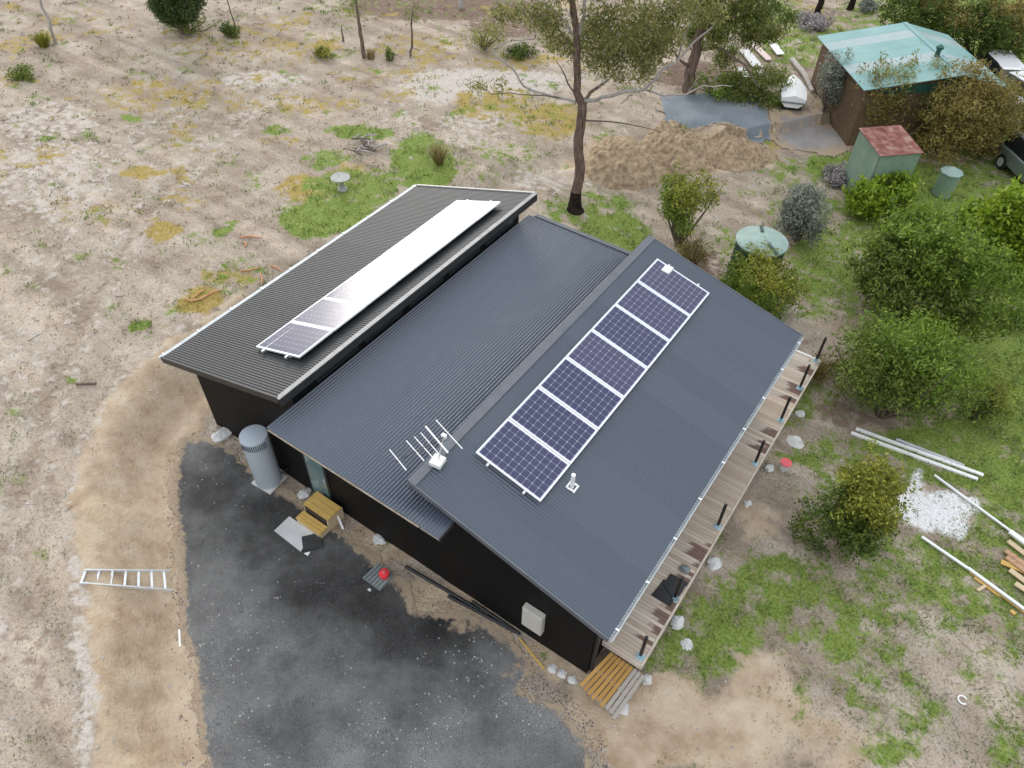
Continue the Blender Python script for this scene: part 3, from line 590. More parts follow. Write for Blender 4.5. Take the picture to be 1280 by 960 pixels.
nP = nrm((-(4.04-3.55)-.06, 0, 1.57))
array(.66, 1.109, 1.095, 1.66, (2.80, 3.81), None, nP, lambda k: f'glaring solar panel on the low roof wing, {ORD[k]} from its water heater end', 'solar panels on the roof beside the paddock')
def rail(x, z, y0, y1, off, n, lab, feet_to):
    r = MB().beam((x, y0, z), (x, y1, z), .045, .05); rt = r.build('mounting_rail', M['alu'], label=lab, cat='rail', group='rails under the solar panels')
    for k in range(6):
        y = y0+.15+k*(y1-y0-.3)/5; f = MB().box((x, y, (z+feet_to(x))/2-.005), (.05, .06, max(.02, z-feet_to(x)-.03))).build('rail_foot', M['alu'], rt)
rail(8.60, zC(8.60)+.075, .88, 9.12, 0, nC_, 'upper aluminium rail under the panels on the roof above the deck', lambda x: zC(x)+.01)
rail(9.50, zC(9.50)+.075, .88, 9.12, 0, nC_, 'lower aluminium rail under the panels on the roof above the deck', lambda x: zC(x)+.01)
rail(2.35, zA(2.35)+.085, .56, 8.5, 0, nA_, 'lower aluminium rail under the glaring panels on the low roof wing', lambda x: zA(x)+.01)
rail(3.2, zA(3.2)+.115, .56, 8.5, 0, nA_, 'upper aluminium rail under the glaring panels on the low roof wing', lambda x: zA(x)+.01)

# ------------------------------------------------------------------ small things on the roof
iso = unp(836, 328, 3.98); zz = zC(iso[0])
e = empty('isolator_box', (iso[0], iso[1], zz), 'white electrical isolator box at the top corner of the solar panel row', 'box')
MB().box((iso[0], iso[1], zz+.09), (.24, .30, .15)).build('housing', M['white'], e, bevel=.02); MB().box((iso[0]+.02, iso[1]-.24, zz+.04), (.09, .2, .05)).build('conduit', M['white'], e)
vp = unp(716, 605, 3.36); zz = zC(vp[0])
e = empty('vent_pipe', (vp[0], vp[1], zz), 'white vent pipe with square collar on the roof beside the solar panels', 'pipe')
b = MB()
for dx, dy, sx, sy in ((-.085, 0, .04, .21), (.085, 0, .04, .21), (0, -.085, .13, .04), (0, .085, .13, .04)): b.box((vp[0]+dx, vp[1]+dy, zz+.02-dx*.25), (sx, sy, .03))
b.build('collar', M['white'], e); MB().tube([(vp[0]-.01, vp[1], zz), (vp[0]-.01, vp[1], zz+.42)], .045, 14).build('pipe', M['white'], e, smooth=True)
# antenna: mount box on the flashing, leaning mast, boom with six rods
bx_ = unp(547, 576, 3.95); zt = 4.62
e = empty('television_antenna', (bx_[0], bx_[1], zC(max(bx_[0], XC0))), 'white television antenna with six rods on the roof edge flashing', 'antenna')
MB().box((bx_[0], bx_[1], 3.93), (.26, .27, .12), .15).build('mount_box', M['white'], e, bevel=.02)
mt = unp(555, 545, zt); MB().tube([(bx_[0], bx_[1], 3.9), tuple(mt)], .018, 10).build('mast', M['alu'], e, smooth=True)
MB().box((mt[0], mt[1], mt[2]), (.10, .07, .08)).build('bracket', M['white'], e)
A = lambda u, v: Vector(unp(u, v, zt))
MB().tube([A(494, 577), A(566, 541)], .011, 8).build('boom', M['darkmetal'], e)
for k, (a, b_, c, d, r_) in enumerate([(487, 562, 508, 588, .011), (508, 551, 530, 576, .011), (518, 546, 541, 572, .010), (526, 541, 549, 568, .010), (532, 533, 560, 566, .019), (545, 525, 578, 561, .011)]):
    p, q = A(a, b_), A(c, d); MB().tube([p, q], r_, 8).build('rod', M['white'], e, smooth=True)

# ------------------------------------------------------------------ deck with rail posts
DX0, DX1, DY0, DY1, DZ = 11.92, 12.88, .54, 11.72, .51
deck = empty('timber_deck', (12.4, 6, H(12.4, 6)), 'narrow weathered timber deck with black rail posts along the house', 'deck')
nb = 117; bp_ = (DY1-DY0)/nb
me0 = MB().box((0, 0, 0), (DX1-DX0-.05, bp_-.008, .025)).mesh('board', M['deck'], Vector((0, 0, 0)))
me1 = me0.copy(); me1.materials[0] = M['deckred']
stain = lambda y: fbm(np.array(y*.9), np.array(3.), 77) > .56
for k in range(nb):
    y = DY0+(k+.5)*bp_; o = bpy.data.objects.new('board', me1 if (stain(y) and k % 7) else me0); link(o, deck)
    o.location = Vector(((DX0+DX1)/2-.02+random.uniform(-.004, .004), y, DZ-.0125+random.uniform(-.002, .002)))-ORG[deck.name]
MB().beam((DX1-.02, DY0-.03, DZ-.08), (DX1-.02, DY1+.03, DZ-.08), .04, .17).build('rim_joist', M['rim'], deck)
MB().beam((DX0, DY0-.02, DZ-.085), (DX1-.045, DY0-.02, DZ-.085), .035, .16).build('end_joist', M['rim'], deck)
MB().beam((DX0, DY1+.02, DZ-.07), (DX1-.045, DY1+.02, DZ-.07), .06, .16).build('end_joist', M['white'], deck, label='white painted joist at the deck end')
PB = [(802, 822), (846, 750), (898.75, 659.5), (945.5, 580.5), (977.5, 526), (1001, 486), (1022, 451)]
for k, (u, v) in enumerate(PB):
    p = unp(u, v, DZ); y = min(max(p[1], DY0+.12), DY1-.07); x = DX1-.14
    po = MB().box((x, y, DZ+.47), (.068, .068, .92)).build('rail_post', M['blackplastic'], deck, bevel=.006)
    sh = MB().box((x, y, DZ+.004), (.16, .15, .012)).box((x+.004, y, DZ+.05), (.085, .085, .09)).build('post_shoe', M['tape'], po)
    gz = float(H(x, y)); MB().box((DX1-.10, y, (gz+DZ-.1)/2-.1), (.09, .09, DZ-gz+.02)).build('stump', M['greywood'], deck)
for k, (u, v, r, l) in enumerate([(846, 778, (.23, .28, .15), 'beside the black mat'), (893, 705, (.26, .27, .15), 'under the middle of the timber deck'), (934, 630, (.14, .18, .09), 'beside the bare soil under the deck edge'), (961, 586, (.18, .22, .15), 'next to the red lidded bucket'),
        (994, 553, (.36, .30, .09), 'beyond the red lidded bucket, flat and cracked'), (1000, 518, (.22, .2, .14), 'under the deck end below the bushes'), (858, 806, (.2, .2, .05), 'half sunk in the grass near the pallet')]):
    lump(u, v, tuple(q*.7 for q in r), 20+k, 'white concrete footing '+l, group='concrete footings along the deck')
# black mats and a small bag on the deck
def onz(u, v, z): return Vector(unp(u, v, z))
e = MB()
q = [onz(u, v, DZ+.006) for u, v in ((814, 744), (830, 724), (848, 738), (838, 758))]; e.hexa(q[::-1], [p+Vector((0, 0, .012)) for p in q[::-1]]) if False else e.add([p for p in q]+[p+Vector((0, 0, .012)) for p in q], [(0, 1, 2, 3), (7, 6, 5, 4), (0, 4, 5, 1), (1, 5, 6, 2), (2, 6, 7, 3), (3, 7, 4, 0)])
e.build('mat', M['blackplastic'], label='flat black mat lying on the deck boards under the other mat', cat='mat', group='black mats on the deck')
q = [onz(u, v, DZ+.022) for u, v in ((829, 731), (838, 717), (860, 729), (845, 752))]
MB().add([p for p in q]+[p+Vector((0, 0, .012)) for p in q], [(0, 1, 2, 3), (7, 6, 5, 4), (0, 4, 5, 1), (1, 5, 6, 2), (2, 6, 7, 3), (3, 7, 4, 0)]).build('mat', M['blackplastic'], label='black mat lying on top of another mat beside a rail post', cat='mat', group='black mats on the deck')
p = onz(856, 713, DZ); MB().blob((p.x, p.y, DZ+.06), (.12, .1, .07), 9).build('bag', M['ribgrey'], smooth=True, label='small dark grey bag on the deck beside the black mats', cat='bag')

# ------------------------------------------------------------------ things round the house
g = G(337, 601); hz = g.z
e = empty('water_heater', g, 'pale blue grey cylindrical water heater standing on the gravel by the wall', 'water heater')
MB().box((g.x, g.y, hz+.03), (.66, .66, .07), .1).build('base_slab', M['concrete'], e, bevel=.015)
MB().lathe((g.x, g.y, hz+.06), [(.33, 0), (.335, .03), (.335, 1.52)], 40).build('body', M['tankblue'], e, smooth=True)
MB().lathe((g.x, g.y, hz+.06), [(.342, 1.52), (.345, 1.78), (.335, 1.805), (.30, 1.82)], 40).build('top_cap', M['tankblue'], e, smooth=True)
b = MB()
for k in range(14):
    th = R(-100+k*8); b.box((g.x+.347*math.cos(th), g.y+.347*math.sin(th), hz+.06+1.655), (.012, .022, .20), th)
b.build('vent_grille', M['grille'], e)
MB().tube([(g.x+.28, g.y+.24, hz+.3), (g.x+.3, g.y+.5, hz+.3), (g.x+.3, .0, hz+.5)], .02, 8).build('pipe', M['darkmetal'], e)
# timber steps
st = empty('timber_steps', G(400, 645), 'yellow pine timber steps with two treads below the glass door', 'steps')
gz = float(H(4.4, -.4)); x0, x1 = 4.02, 4.86
def tread(y0, y1, z, m):
    n = 3
    for k in range(n): MB().box(((x0+x1)/2, y0+(k+.5)*(y1-y0)/n, z), (x1-x0, (y1-y0)/n-.008, .04)).build('tread_board', M['pine'], st, bevel=.004)
tread(-.60, -.12, gz+.46, 0); tread(-.92, -.64, gz+.23, 0)
for x in (x0+.03, x1-.02):
    MB().add([(x-.02, -.9, gz), (x-.02, -.1, gz), (x-.02, -.1, gz+.44), (x-.02, -.60, gz+.44), (x-.02, -.62, gz+.21), (x-.02, -.9, gz+.21), (x+.02, -.9, gz), (x+.02, -.1, gz), (x+.02, -.1, gz+.44), (x+.02, -.60, gz+.44), (x+.02, -.62, gz+.21), (x+.02, -.9, gz+.21)],
             [(5, 4, 3, 2, 1, 0), (6, 7, 8, 9, 10, 11)]+[(i, (i+1) % 6, 6+(i+1) % 6, 6+i) for i in range(6)]).build('side_board', M['pinepale'], st)
MB().box(((x0+x1)/2, -.905, gz+.12), (x1-x0-.1, .03, .2)).build('riser', M['pinepale'], st); MB().box(((x0+x1)/2, -.60, gz+.34), (x1-x0-.1, .03, .2)).build('riser', M['darkmetal'], st)
def flat(name, pix, z, th, m, **kw):
    q = [G(u, v, z) for u, v in pix]; n = len(q)
    return MB().add(q+[p+Vector((0, 0, th)) for p in q], [tuple(range(n)), tuple(range(n, 2*n))[::-1]]+[(i, n+i, n+(i+1) % n, (i+1) % n) for i in range(n)]).build(name, m, **kw)
M['sheetwhite'] = mat('cement_sheet', (.46, .46, .46), .7, (.56, .56, .55), 2)
flat('cement_sheet', [(343, 664), (362, 646), (392, 667), (376, 690)], .045, .03, M['sheetwhite'], label='pale grey cement sheet lying in front of the timber steps', cat='sheet')
flat('plastic_sheet', [(377, 671), (400, 666), (404, 684), (379, 688)], .082, .008, M['blackplastic'], label='black plastic square over the corner of the pale sheet', cat='sheet')
flat('offcut', [(380, 692), (388, 690), (385, 695)], .03, .02, M['white'], label='small white offcut beside the black plastic square', cat='offcut')
p = G(425, 650); q = G(429, 662); MB().beam((p.x, p.y-.05, p.z+.35), (q.x, q.y, q.z+.03), .05, .03).build('pipe_offcut', M['white'], label='white pipe offcut leaning on the side of the timber steps', cat='pipe')
# ribbed pit cover with red tub
e0 = [G(u, v, .03) for u, v in ((453, 723), (473, 704), (493, 720), (475, 739))]
e = empty('ribbed_panel', (e0[0]+e0[2])/2, 'square grey ribbed panel lying on the gravel under a red tub', 'panel')
q = e0; MB().add(q+[p+Vector((0, 0, .025)) for p in q], [(0, 1, 2, 3), (7, 6, 5, 4), (0, 4, 5, 1), (1, 5, 6, 2), (2, 6, 7, 3), (3, 7, 4, 0)]).build('base', M['ribgrey'], e)
for k in range(6):
    t = (k+.5)/6; a = q[1].lerp(q[2], t); b = q[0].lerp(q[3], t); MB().beam(a+Vector((0, 0, .04)), b+Vector((0, 0, .04)), .05, .03).build('rib', M['ribgrey'], e)
c = G(481, 722); tb = empty('tub', c+Vector((0, 0, .06)), 'bright red tub sitting on the grey ribbed panel', 'tub')
MB().lathe((c.x, c.y, c.z+.06), [(.085, 0), (.105, .02), (.115, .14), (.125, .15), (.12, .165), (.06, .175)], 24).build('body', M['red'], tb, smooth=True)
MB().lathe((c.x, c.y, c.z+.235), [(.05, 0), (.05, .03), (.03, .035)], 16).build('cap', M['pinkred'], tb, smooth=True)
lump(462, 738, (.06, .05, .04), 44, 'small white stone at the corner of the ribbed panel', cat='stone', name='stone')
# black pipes along the wall, sticks
for k, (a, b, l) in enumerate([((507, 708), (600, 763), 'long black pipe with a pale end on the ground along the wall'), ((560, 745), (645, 790), 'black pipe lying along the wall towards the pallet'), ((590, 752), (650, 793), 'short black pipe tight against the wall foot')]):
    p = G(*a, .04); q = G(*b, .04); MB().tube([p, p.lerp(q, .5)+Vector((0, 0, .01)), q], .04, 10).build('pipe', M['blackplastic'], smooth=True, label=l, cat='pipe', group='pipes along the wall')
p = G(649, 798, .03); q = G(680, 836, .03); MB().beam(p, q, .045, .03).build('timber_stick', M['pine'], label='thin yellow timber stick on the soil near the meter box', cat='stick')
p = G(224, 787, .02); q = G(225, 808, .02); MB().beam(p, q, .04, .02).build('timber_stick', M['white'], label='short white stick on the edge of the gravel yard', cat='stick')
# ladder on the bank
l0, l1, l2, l3 = [G(u, v, .06) for u, v in ((105, 713), (213, 714), (99, 729), (216, 738))]
e = empty('ladder', (l1+l3)/2, 'silver aluminium ladder lying across the clay bank', 'ladder')
for a, b in ((l0, l1), (l2, l3)): MB().beam(a, b, .035, .075).build('side_rail', M['alu'], e)
for k in range(7):
    t = .02+k*.15; MB().beam(l0.lerp(l1, t), l2.lerp(l3, t), .05, .035).build('rung', M['alu'], e)
# pallet as a step, at the deck end
pc_ = [Vector(p) for p in ((11.93, -.42, .12), (12.15, .50, .30), (13.02, .46, .30), (12.93, -.55, .06))]
e = empty('pallet', (12.5, 0, float(H(12.5, 0))), 'timber pallet of yellow and grey slats leaning below the end of the deck', 'pallet')
for k in range(9):
    t = (k+.5)/9; a = pc_[0].lerp(pc_[3], t); b = pc_[1].lerp(pc_[2], t); a2 = a+(a-b)*random.uniform(-.02, .06)
    MB().beam(a2, b, .078, .022).build('slat', M['pallet'] if k < 6 else M['greywood'], e)
for t in (.06, .5, .94):
    a = pc_[0].lerp(pc_[1], t); b = pc_[3].lerp(pc_[2], t); MB().beam(a-Vector((0, 0, .065)), b-Vector((0, 0, .065)), .09, .095).build('bearer', M['greywood'], e)
lump(777, 884, (.18, .14, .1), 51, 'grey concrete block under the outer corner of the pallet', cat='block', name='concrete_block')
lump(808, 850, (.12, .12, .1), 52, 'pale concrete lump between the pallet and the deck corner post', group='concrete footings along the deck')
for k, (u, v) in enumerate(((702, 842), (690, 836), (716, 850))): lump(u, v, (.12, .10, .05), 60+k, ['flat pale stone touching the pallet end of the wall', 'flat pale stone between the yellow stick and the pallet', 'middle flat stone of the row beside the pallet'][k], cat='stone', name='stone', group='stones by the pallet')
# bucket with red lid, orange thing, hose ring
g = G(979, 586); e = empty('bucket', g, 'white bucket with a faded red lid beside the deck', 'bucket')
MB().lathe(g, [(.11, 0), (.14, .26)], 24).build('body', M['white'], e, smooth=True); MB().lathe((g.x, g.y, g.z+.26), [(.15, 0), (.155, .03), (.10, .05)], 24).build('lid', M['pinkred'], e, smooth=True)
g = G(1070, 475); MB().lathe(g, [(.10, 0), (.12, .2), (.09, .26), (.04, .3)], 16).build('orange_container', M['orange'], smooth=True, label='small orange container among the bushes past the deck end', cat='container')
g = G(1203, 875, .02); n = 20; MB().tube([(g.x+.09*math.cos(R(40+k*15)), g.y+.09*math.sin(R(40+k*15)), g.z+.01) for k in range(n)], .018, 8).build('hose_ring', M['white'], smooth=True, label='small white curled pipe on patchy soil', cat='ring')
# long white and silver members in the grass
def member(a, b, wd, ht, m, lab, dz=.0, group=None, name='steel_channel'):
    p = G(*a, ht/2+.015+dz); q = G(*b, ht/2+.015+dz); MB().beam(p, q, wd, ht).build(name, m, label=lab, cat='beam', group=group, bevel=.004)
GP = 'metal lengths lying in the grass'
member((1064, 541), (1222, 599), .10, .06, M['white'], 'long white beam nearest the yellow green bush in the bundle', 0, GP)
member((1070, 536), (1229, 594), .10, .06, M['white'], 'long white beam in the middle of the bundle in the grass', 0, GP)
member((1120, 549), (1205, 582), .08, .05, M['gutter'], 'shorter grey beam on the outer side of the white bundle', .02, GP)
member((1168, 594), (1266, 666), .06, .05, M['frame'], 'thin silver length running from the white bundle to the timber stack', .02, GP)
member((1262, 664), (1300, 692), .14, .06, M['frame'], 'wide silver length lying over the end of the timber stack', .12, GP)
member((1152, 671), (1212, 712), .07, .05, M['frame'], 'silver length beside the white powder patch', .02, GP)
member((1210, 710), (1300, 776), .075, .05, M['frame'], 'silver length on top of a yellow board', .05, GP)
member((1212, 714), (1290, 772), .09, .03, M['pine'], 'yellow board under a silver length', 0, 'timber offcuts', 'timber_board')
k = 0
for a, b, m, l in [((1260, 676), (1320, 722), 'pinepale', 'reddish brown board along the top edge of the timber stack'), ((1257, 688), (1320, 735), 'brownboard', 'brown board second from the silver length in the timber stack'), ((1258, 696), (1320, 742), 'brownboard', 'brown board in the middle of the timber stack'),
        ((1251, 702), (1300, 722), 'pine', 'short yellow board sticking out of the timber stack'), ((1262, 712), (1320, 756), 'pinepale', 'pale board along the outer side of the timber stack'), ((1269, 729), (1320, 762), 'pinepale', 'pale outermost board of the timber stack')]:
    if m == 'brownboard' and m not in M: M[m] = mat('brown_board', (.36, .20, .11), .8, (.48, .30, .18), 5, stretch=(3, 3, 3))
    member(a, b, .14, .04, M[m], l, .03+.02*(k % 3), 'boards of the timber stack', 'timber_board'); k += 1
member((1218, 722), (1249, 745), .07, .03, M['pine'], 'yellow offcut lying beside the silver length', 0, 'timber offcuts', 'timber_offcut')
member((1222, 738), (1232, 732), .07, .04, M['pinepale'], 'tiny pale offcut touching the yellow offcut', 0.03, 'timber offcuts', 'timber_offcut')
member((1263, 763), (1269, 768), .09, .05, M['pine'], 'small yellow block alone in the grass', 0, 'timber offcuts', 'timber_offcut')
# bird bath
M['bath'] = mat('mossy_concrete', (.30, .30, .28), .9, (.42, .41, .39), 7, .2, bump=.4, bscale=30)
g = G(428, 237); e = empty('bird_bath', g, 'pale stone bird bath on a pedestal in the green grass', 'bird bath')
MB().lathe(g, [(.20, 0), (.18, .06), (.11, .10), (.085, .22), (.085, .34), (.14, .42)], 24).build('pedestal', M['bath'], e, smooth=True)
MB().lathe((g.x, g.y, g.z+.41), [(.14, 0), (.32, .06), (.36, .10), (.36, .125), (.31, .12), (.05, .085)], 32).build('bowl', M['bath'], e, smooth=True)
# pile of branches and stones in the grass
g = G(458, 186); e = empty('branch_pile', g, 'heap of pale dead branches in the grass behind the bird bath', 'wood pile')
for k in range(26):
    a = random.uniform(0, 6.3); L_ = random.uniform(.3, .9); c = g+Vector((random.gauss(0, .35), random.gauss(0, .3), .06+random.random()*.22)); d = Vector((math.cos(a), math.sin(a), random.uniform(-.3, .3)))*L_/2
    MB().tube([c-d, c+Vector((0, 0, .04)), c+d], [random.uniform(.02, .06)]*2+[.015], 6).build('branch', M['smooth'] if k % 4 else M['twig'], e, smooth=True)
# shed bark strips
for k, (pts, l) in enumerate([([(299, 297), (312, 296), (328, 297)], 'broad orange bark strip beyond the grass tufts'), ([(305, 302), (308, 306), (306, 309)], 'tiny pale bark curl beside the broad strip'), ([(231, 373), (240, 377), (250, 374), (266, 366), (279, 362)], 'long orange bark strip lying over yellow moss'), ([(241, 373), (250, 366), (256, 362)], 'short bark strip crossing the mossy patch'),
        ([(300, 339), (315, 338), (326, 334)], 'thin bark strip along the dark green moss'), ([(325, 341), (328, 350), (327, 356)], 'upright looking bark strip at the roof gutter'), ([(338, 332), (346, 335), (353, 340)], 'pinkish bark strip nearest the roof gutter')]):
    P = [G(u, v, .03) for u, v in pts]; P = [p+Vector((0, 0, .03*(i % 2))) for i, p in enumerate(P)]
    MB().tube(P, [.015]+[.032]*(len(P)-2)+[.012], 6).build('bark_strip', M['strip'], smooth=True, label=l, cat='bark', group='bark strips in the paddock')
g = [G(95, 480, .03), G(120, 479, .04)]; MB().tube(g, .035, 6).build('stick', M['twig'], label='grey stick lying on the bare ground beside the bank', cat='stick')
# clay heaps
def heap(u, v, ru, rv, h, seed, lab):
    c = G(u, v); a = (G(u+ru, v)-c).length; b = (G(u, v+rv)-c).length; n = 72; vs = []; fs = []
    xs = np.linspace(-1.15, 1.15, n); XX, YY = np.meshgrid(xs, xs); rr = np.hypot(XX, YY)
    ex = Vector(RT); ex.z = 0; ex.normalize(); ey = Vector(FH)
    wx = c.x+XX*a*ex.x+YY*b*ey.x; wy = c.y+XX*a*ex.y+YY*b*ey.y
    hh = .85*h*np.clip(1-(rr*(1+.5*(fbm(wx*1.2, wy*1.2, seed)-.5)))**2, -.25, 1)*(0.6+.8*fbm(wx*1.1, wy*1.1, seed+5))
    hh = hh+(.42*(fbm(wx*2.6, wy*2.6, seed+9, 5)-.5)+.22*(vnoise(wx*7, wy*7, seed+2)-.5))*np.clip(hh/h+.25, 0, 1)
    V = np.stack([wx, wy, H(wx, wy)+hh-.03], -1).reshape(-1, 3); i = (np.arange(n-1)[:, None]*n+np.arange(n-1)[None]).ravel()
    fastmesh('clay_heap', V, np.stack([i, i+1, i+1+n, i+n], -1), M['clayheap'], loc=tuple(c), smooth=True, label=lab, cat='heap', group='clay heaps')
heap(782, 208, 55, 32, .95, 3, 'rough clay heap nearest the tall gum tree'); heap(850, 192, 55, 28, .95, 13, 'rough clay heap in the middle of the three'); heap(915, 194, 52, 22, .75, 23, 'low clay heap beside the gravel driveway')

# ------------------------------------------------------------------ sheds, tanks, vehicles
def frame2(o, ang): return Matrix.Translation(o) @ Matrix.Rotation(ang, 4, 'Z')
# pale green gabled shed: local x along the ridge away from the drone, y to the left eave
P0 = Vector((9.2, 25.89, 0)); dsh = nrm((5.79-9.2, 30.12-25.89, 0)); psh = Vector((dsh.y, -dsh.x, 0)); gz = float(H(9, 29))
L_, W_ = 5.45, 6.2; zE, zR, WR = 2.4, 2.97, 3.9
sh = empty('workshop_shed', P0+dsh*L_/2+psh*W_/2+Vector((0, 0, gz)), 'brown walled shed with pale turquoise gabled roof among bushes', 'shed')
pt = lambda a, b, z: P0+dsh*a+psh*b+Vector((0, 0, z))
i_ = .25
b = MB(); pr = [(i_, gz-.3), (W_-i_, gz-.3), (W_-i_, zE+.02), (WR, zR-.16), (i_, zE+.02)]
n = 5; b.add([pt(.25, y, z) for y, z in pr]+[pt(L_-.25, y, z) for y, z in pr], [tuple(range(n)), tuple(range(n, 2*n))[::-1]]+[((k+1) % n, k, n+k, n+(k+1) % n) for k in range(n)]); b.build('wall', M['brownwall'], sh)
b = MB().add([pt(.236, i_+.1, zE-.2), pt(.236, W_-i_-.1, zE-.2), pt(.236, WR, zR-.2), pt(.2, i_+.1, zE-.2), pt(.2, W_-i_-.1, zE-.2), pt(.2, WR, zR-.2)], [(0, 1, 2), (5, 4, 3), (0, 3, 4, 1), (1, 4, 5, 2), (2, 5, 3, 0)]); b.build('gable_sheet', M['dgreen'], sh)
for sgn in (0, 1):
    e0_, e1_ = (0, WR) if sgn == 0 else (W_, WR)
    ns = 7
    for k in range(ns):
        a0 = L_*k/ns; a1 = L_*(k+1)/ns-.006; m = M['skylight'] if k in (2, 5) else M['tealroof']
        up = Vector((0, 0, .03)); q = [pt(a0, e0_, zE), pt(a1, e0_, zE), pt(a1, e1_, zR), pt(a0, e1_, zR)]
        if sgn == 0: q = q[::-1]
        q = [p+Vector((0, 0, random.uniform(0, .006))) for p in q]
        MB().hexa(q, [p+up for p in q]).build('roof_sheet', m, sh)
MB().beam(pt(0, WR, zR+.035), pt(L_, WR, zR+.035), .22, .025).build('ridge_flashing', M['tealroof'], sh)
p = pt(1.9, WR-.2, zR); fl_ = MB().lathe((p.x, p.y, p.z), [(.10, -.1), (.10, .3), (.16, .32), (.16, .4), (.03, .48)], 16).build('flue', M['dgreen'], sh, smooth=True)
# small green shed with rusty skillion roof
q = [Vector(p) for p in ((9.88, 23.30, 2.08), (11.16, 21.80, 2.0), (12.42, 23.05, 2.0), (11.37, 24.5, 2.08))]
q[3] = q[0]+q[2]-q[1]; gz = float(H(11.2, 23))
e = empty('garden_shed', ((q[0]+q[2])/2).to_2d().to_3d()+Vector((0, 0, gz)), 'small green steel garden shed with a rusty red roof', 'shed')
ctr = (q[0]+q[2])/2; w0 = [ctr+(p-ctr)*.93 for p in q]
b = MB(); fs_n = 14
for k in range(4):
    a, c_ = w0[k], w0[(k+1) % 4]; d = c_-a; nn = Vector((d.y, -d.x, 0)).normalized()*-.012
    ring = []
    for i in range(fs_n*2+1): ring.append(a+d*i/(fs_n*2)+nn*(1 if (i % 2) else -1))
    vs = [Vector((p.x, p.y, gz-.2)) for p in ring]+[Vector((p.x, p.y, p.z-.03)) for p in ring]; m_ = len(ring)
    MB().add(vs, [(i, i+1, m_+i+1, m_+i) for i in range(m_-1)]).build('wall', M['greensteel'], e)
for k in range(4):
    a = q[0].lerp(q[3], k/4+.004); b_ = q[0].lerp(q[3], (k+1)/4-.004); c_ = q[1].lerp(q[2], (k+1)/4-.004); d = q[1].lerp(q[2], k/4+.004); z_ = Vector((0, 0, .02+random.uniform(0, .01)))
    MB().hexa([a, d, c_, b_], [p+z_ for p in (a, d, c_, b_)]).build('roof_sheet', M['rust'], e)
# tank with pale lid by the bush, and bin shaped tank beside the garden shed
c = Vector(unp(953, 300, 1.65)); gz = float(H(c.x, c.y)); e = empty('water_tank', (c.x, c.y, gz), 'round dark green water tank with a pale green lid behind a bush', 'tank')
MB().lathe((c.x, c.y, gz-.05), [(.78, 0), (.80, .05), (.80, .5), (.815, .52), (.80, .54), (.80, 1.0), (.815, 1.02), (.80, 1.04), (.80, 1.62-gz)], 48).build('body', M['tankgreen'], e, smooth=True)
MB().lathe((c.x, c.y, 1.58), [(.84, 0), (.84, .05), (.80, .07), (.1, .16)], 48).build('lid', M['tanklid'], e, smooth=True)
for a_ in (2.0, -.6): MB().beam((c.x+.35*math.cos(a_), c.y+.35*math.sin(a_), 1.72), (c.x+.82*math.cos(a_), c.y+.82*math.sin(a_), 1.66), .10, .04).build('lid_strap', M['tankgreen'], e)
g = G(1176, 243); e = empty('small_tank', g, 'small pale green tank with faceted lid beside the garden shed', 'tank')
MB().lathe(g, [(.36, 0), (.38, .04), (.38, .98)], 12).build('body', M['greensteel'], e); MB().lathe((g.x, g.y, g.z+.96), [(.43, 0), (.43, .06), (.10, .22)], 8).build('lid', M['tanklid'], e)
# cars
def car(loc, ang, paint, lab, L=4.3, W=1.75, Hh=1.45):
    e = empty('parked_car', loc, lab, 'car', 'cars parked round the sheds'); T = frame2(loc, ang)
    def sec(prof, y0, y1, taper=0): pass
    low = [(-L/2, .30), (-L/2, .62), (-L/2+.08, .84), (-.5*L+1.0, .90), (L/2-1.15, .92), (L/2-.10, .76), (L/2, .55), (L/2, .30)]
    b = MB(); n = len(low); ws = [W/2*.94, W/2, W/2*.98, W/2*.97, W/2*.96, W/2*.92, W/2*.90, W/2*.88]
    b.add([T @ Vector((x, -w_, z)) for (x, z), w_ in zip(low, ws)]+[T @ Vector((x, w_, z)) for (x, z), w_ in zip(low, ws)], [tuple(range(n))[::-1], tuple(range(n, 2*n))]+[(i, (i+1) % n, n+(i+1) % n, n+i) for i in range(n)])
    body = b.build('body', paint, e, bevel=.05)
    cab = [(-L/2+.25, .88, .80), (-L/2+.55, Hh-.03, .62), (-.2, Hh, .62), (.45, Hh-.06, .60), (L/2-1.25, .90, .76)]
    b = MB(); n = 5; b.add([T @ Vector((x, -w_*W/1.75, z)) for x, z, w_ in cab]+[T @ Vector((x, w_*W/1.75, z)) for x, z, w_ in cab], [tuple(range(n))[::-1], tuple(range(n, 2*n))]+[(i, (i+1) % n, n+(i+1) % n, n+i) for i in range(n)])
    b.build('window_band', M['glass'], e, bevel=.03)
    MB().hexa([T @ Vector(p) for p in ((-L/2+.5, -.61, Hh-.02), (.5, -.59, Hh-.05), (.5, .59, Hh-.05), (-L/2+.5, .61, Hh-.02))], [T @ Vector(p) for p in ((-L/2+.56, -.56, Hh+.03), (.42, -.55, Hh+.01), (.42, .55, Hh+.01), (-L/2+.56, .56, Hh+.03))]).build('roof', paint, e, bevel=.02)
    for sx in (-L/2+.8, L/2-.85):
        for sy in (-1, 1):
            c0 = T @ Vector((sx, sy*(W/2-.18), .31)); c1 = T @ Vector((sx, sy*(W/2+.01), .31)); c2 = T @ Vector((sx, sy*(W/2+.02), .31))
            wh = MB().tube([c0, c1], .31, 20).build('wheel', M['tyre'], e); MB().tube([c1, c2], .19, 16).build('rim', M['alu'], wh)
    for sy in (-1, 1):
        MB().box((0, 0, 0), (.06, .34, .14), M4=T @ Matrix.Translation((L/2-.02, sy*.58, .66))).build('headlight', M['white'], e); MB().box((0, 0, 0), (.05, .24, .18), M4=T @ Matrix.Translation((-L/2, sy*.66, .70))).build('tail_light', M['pinkred'], e)
g = G(1252, 219); ang = math.atan2(-1, .75)
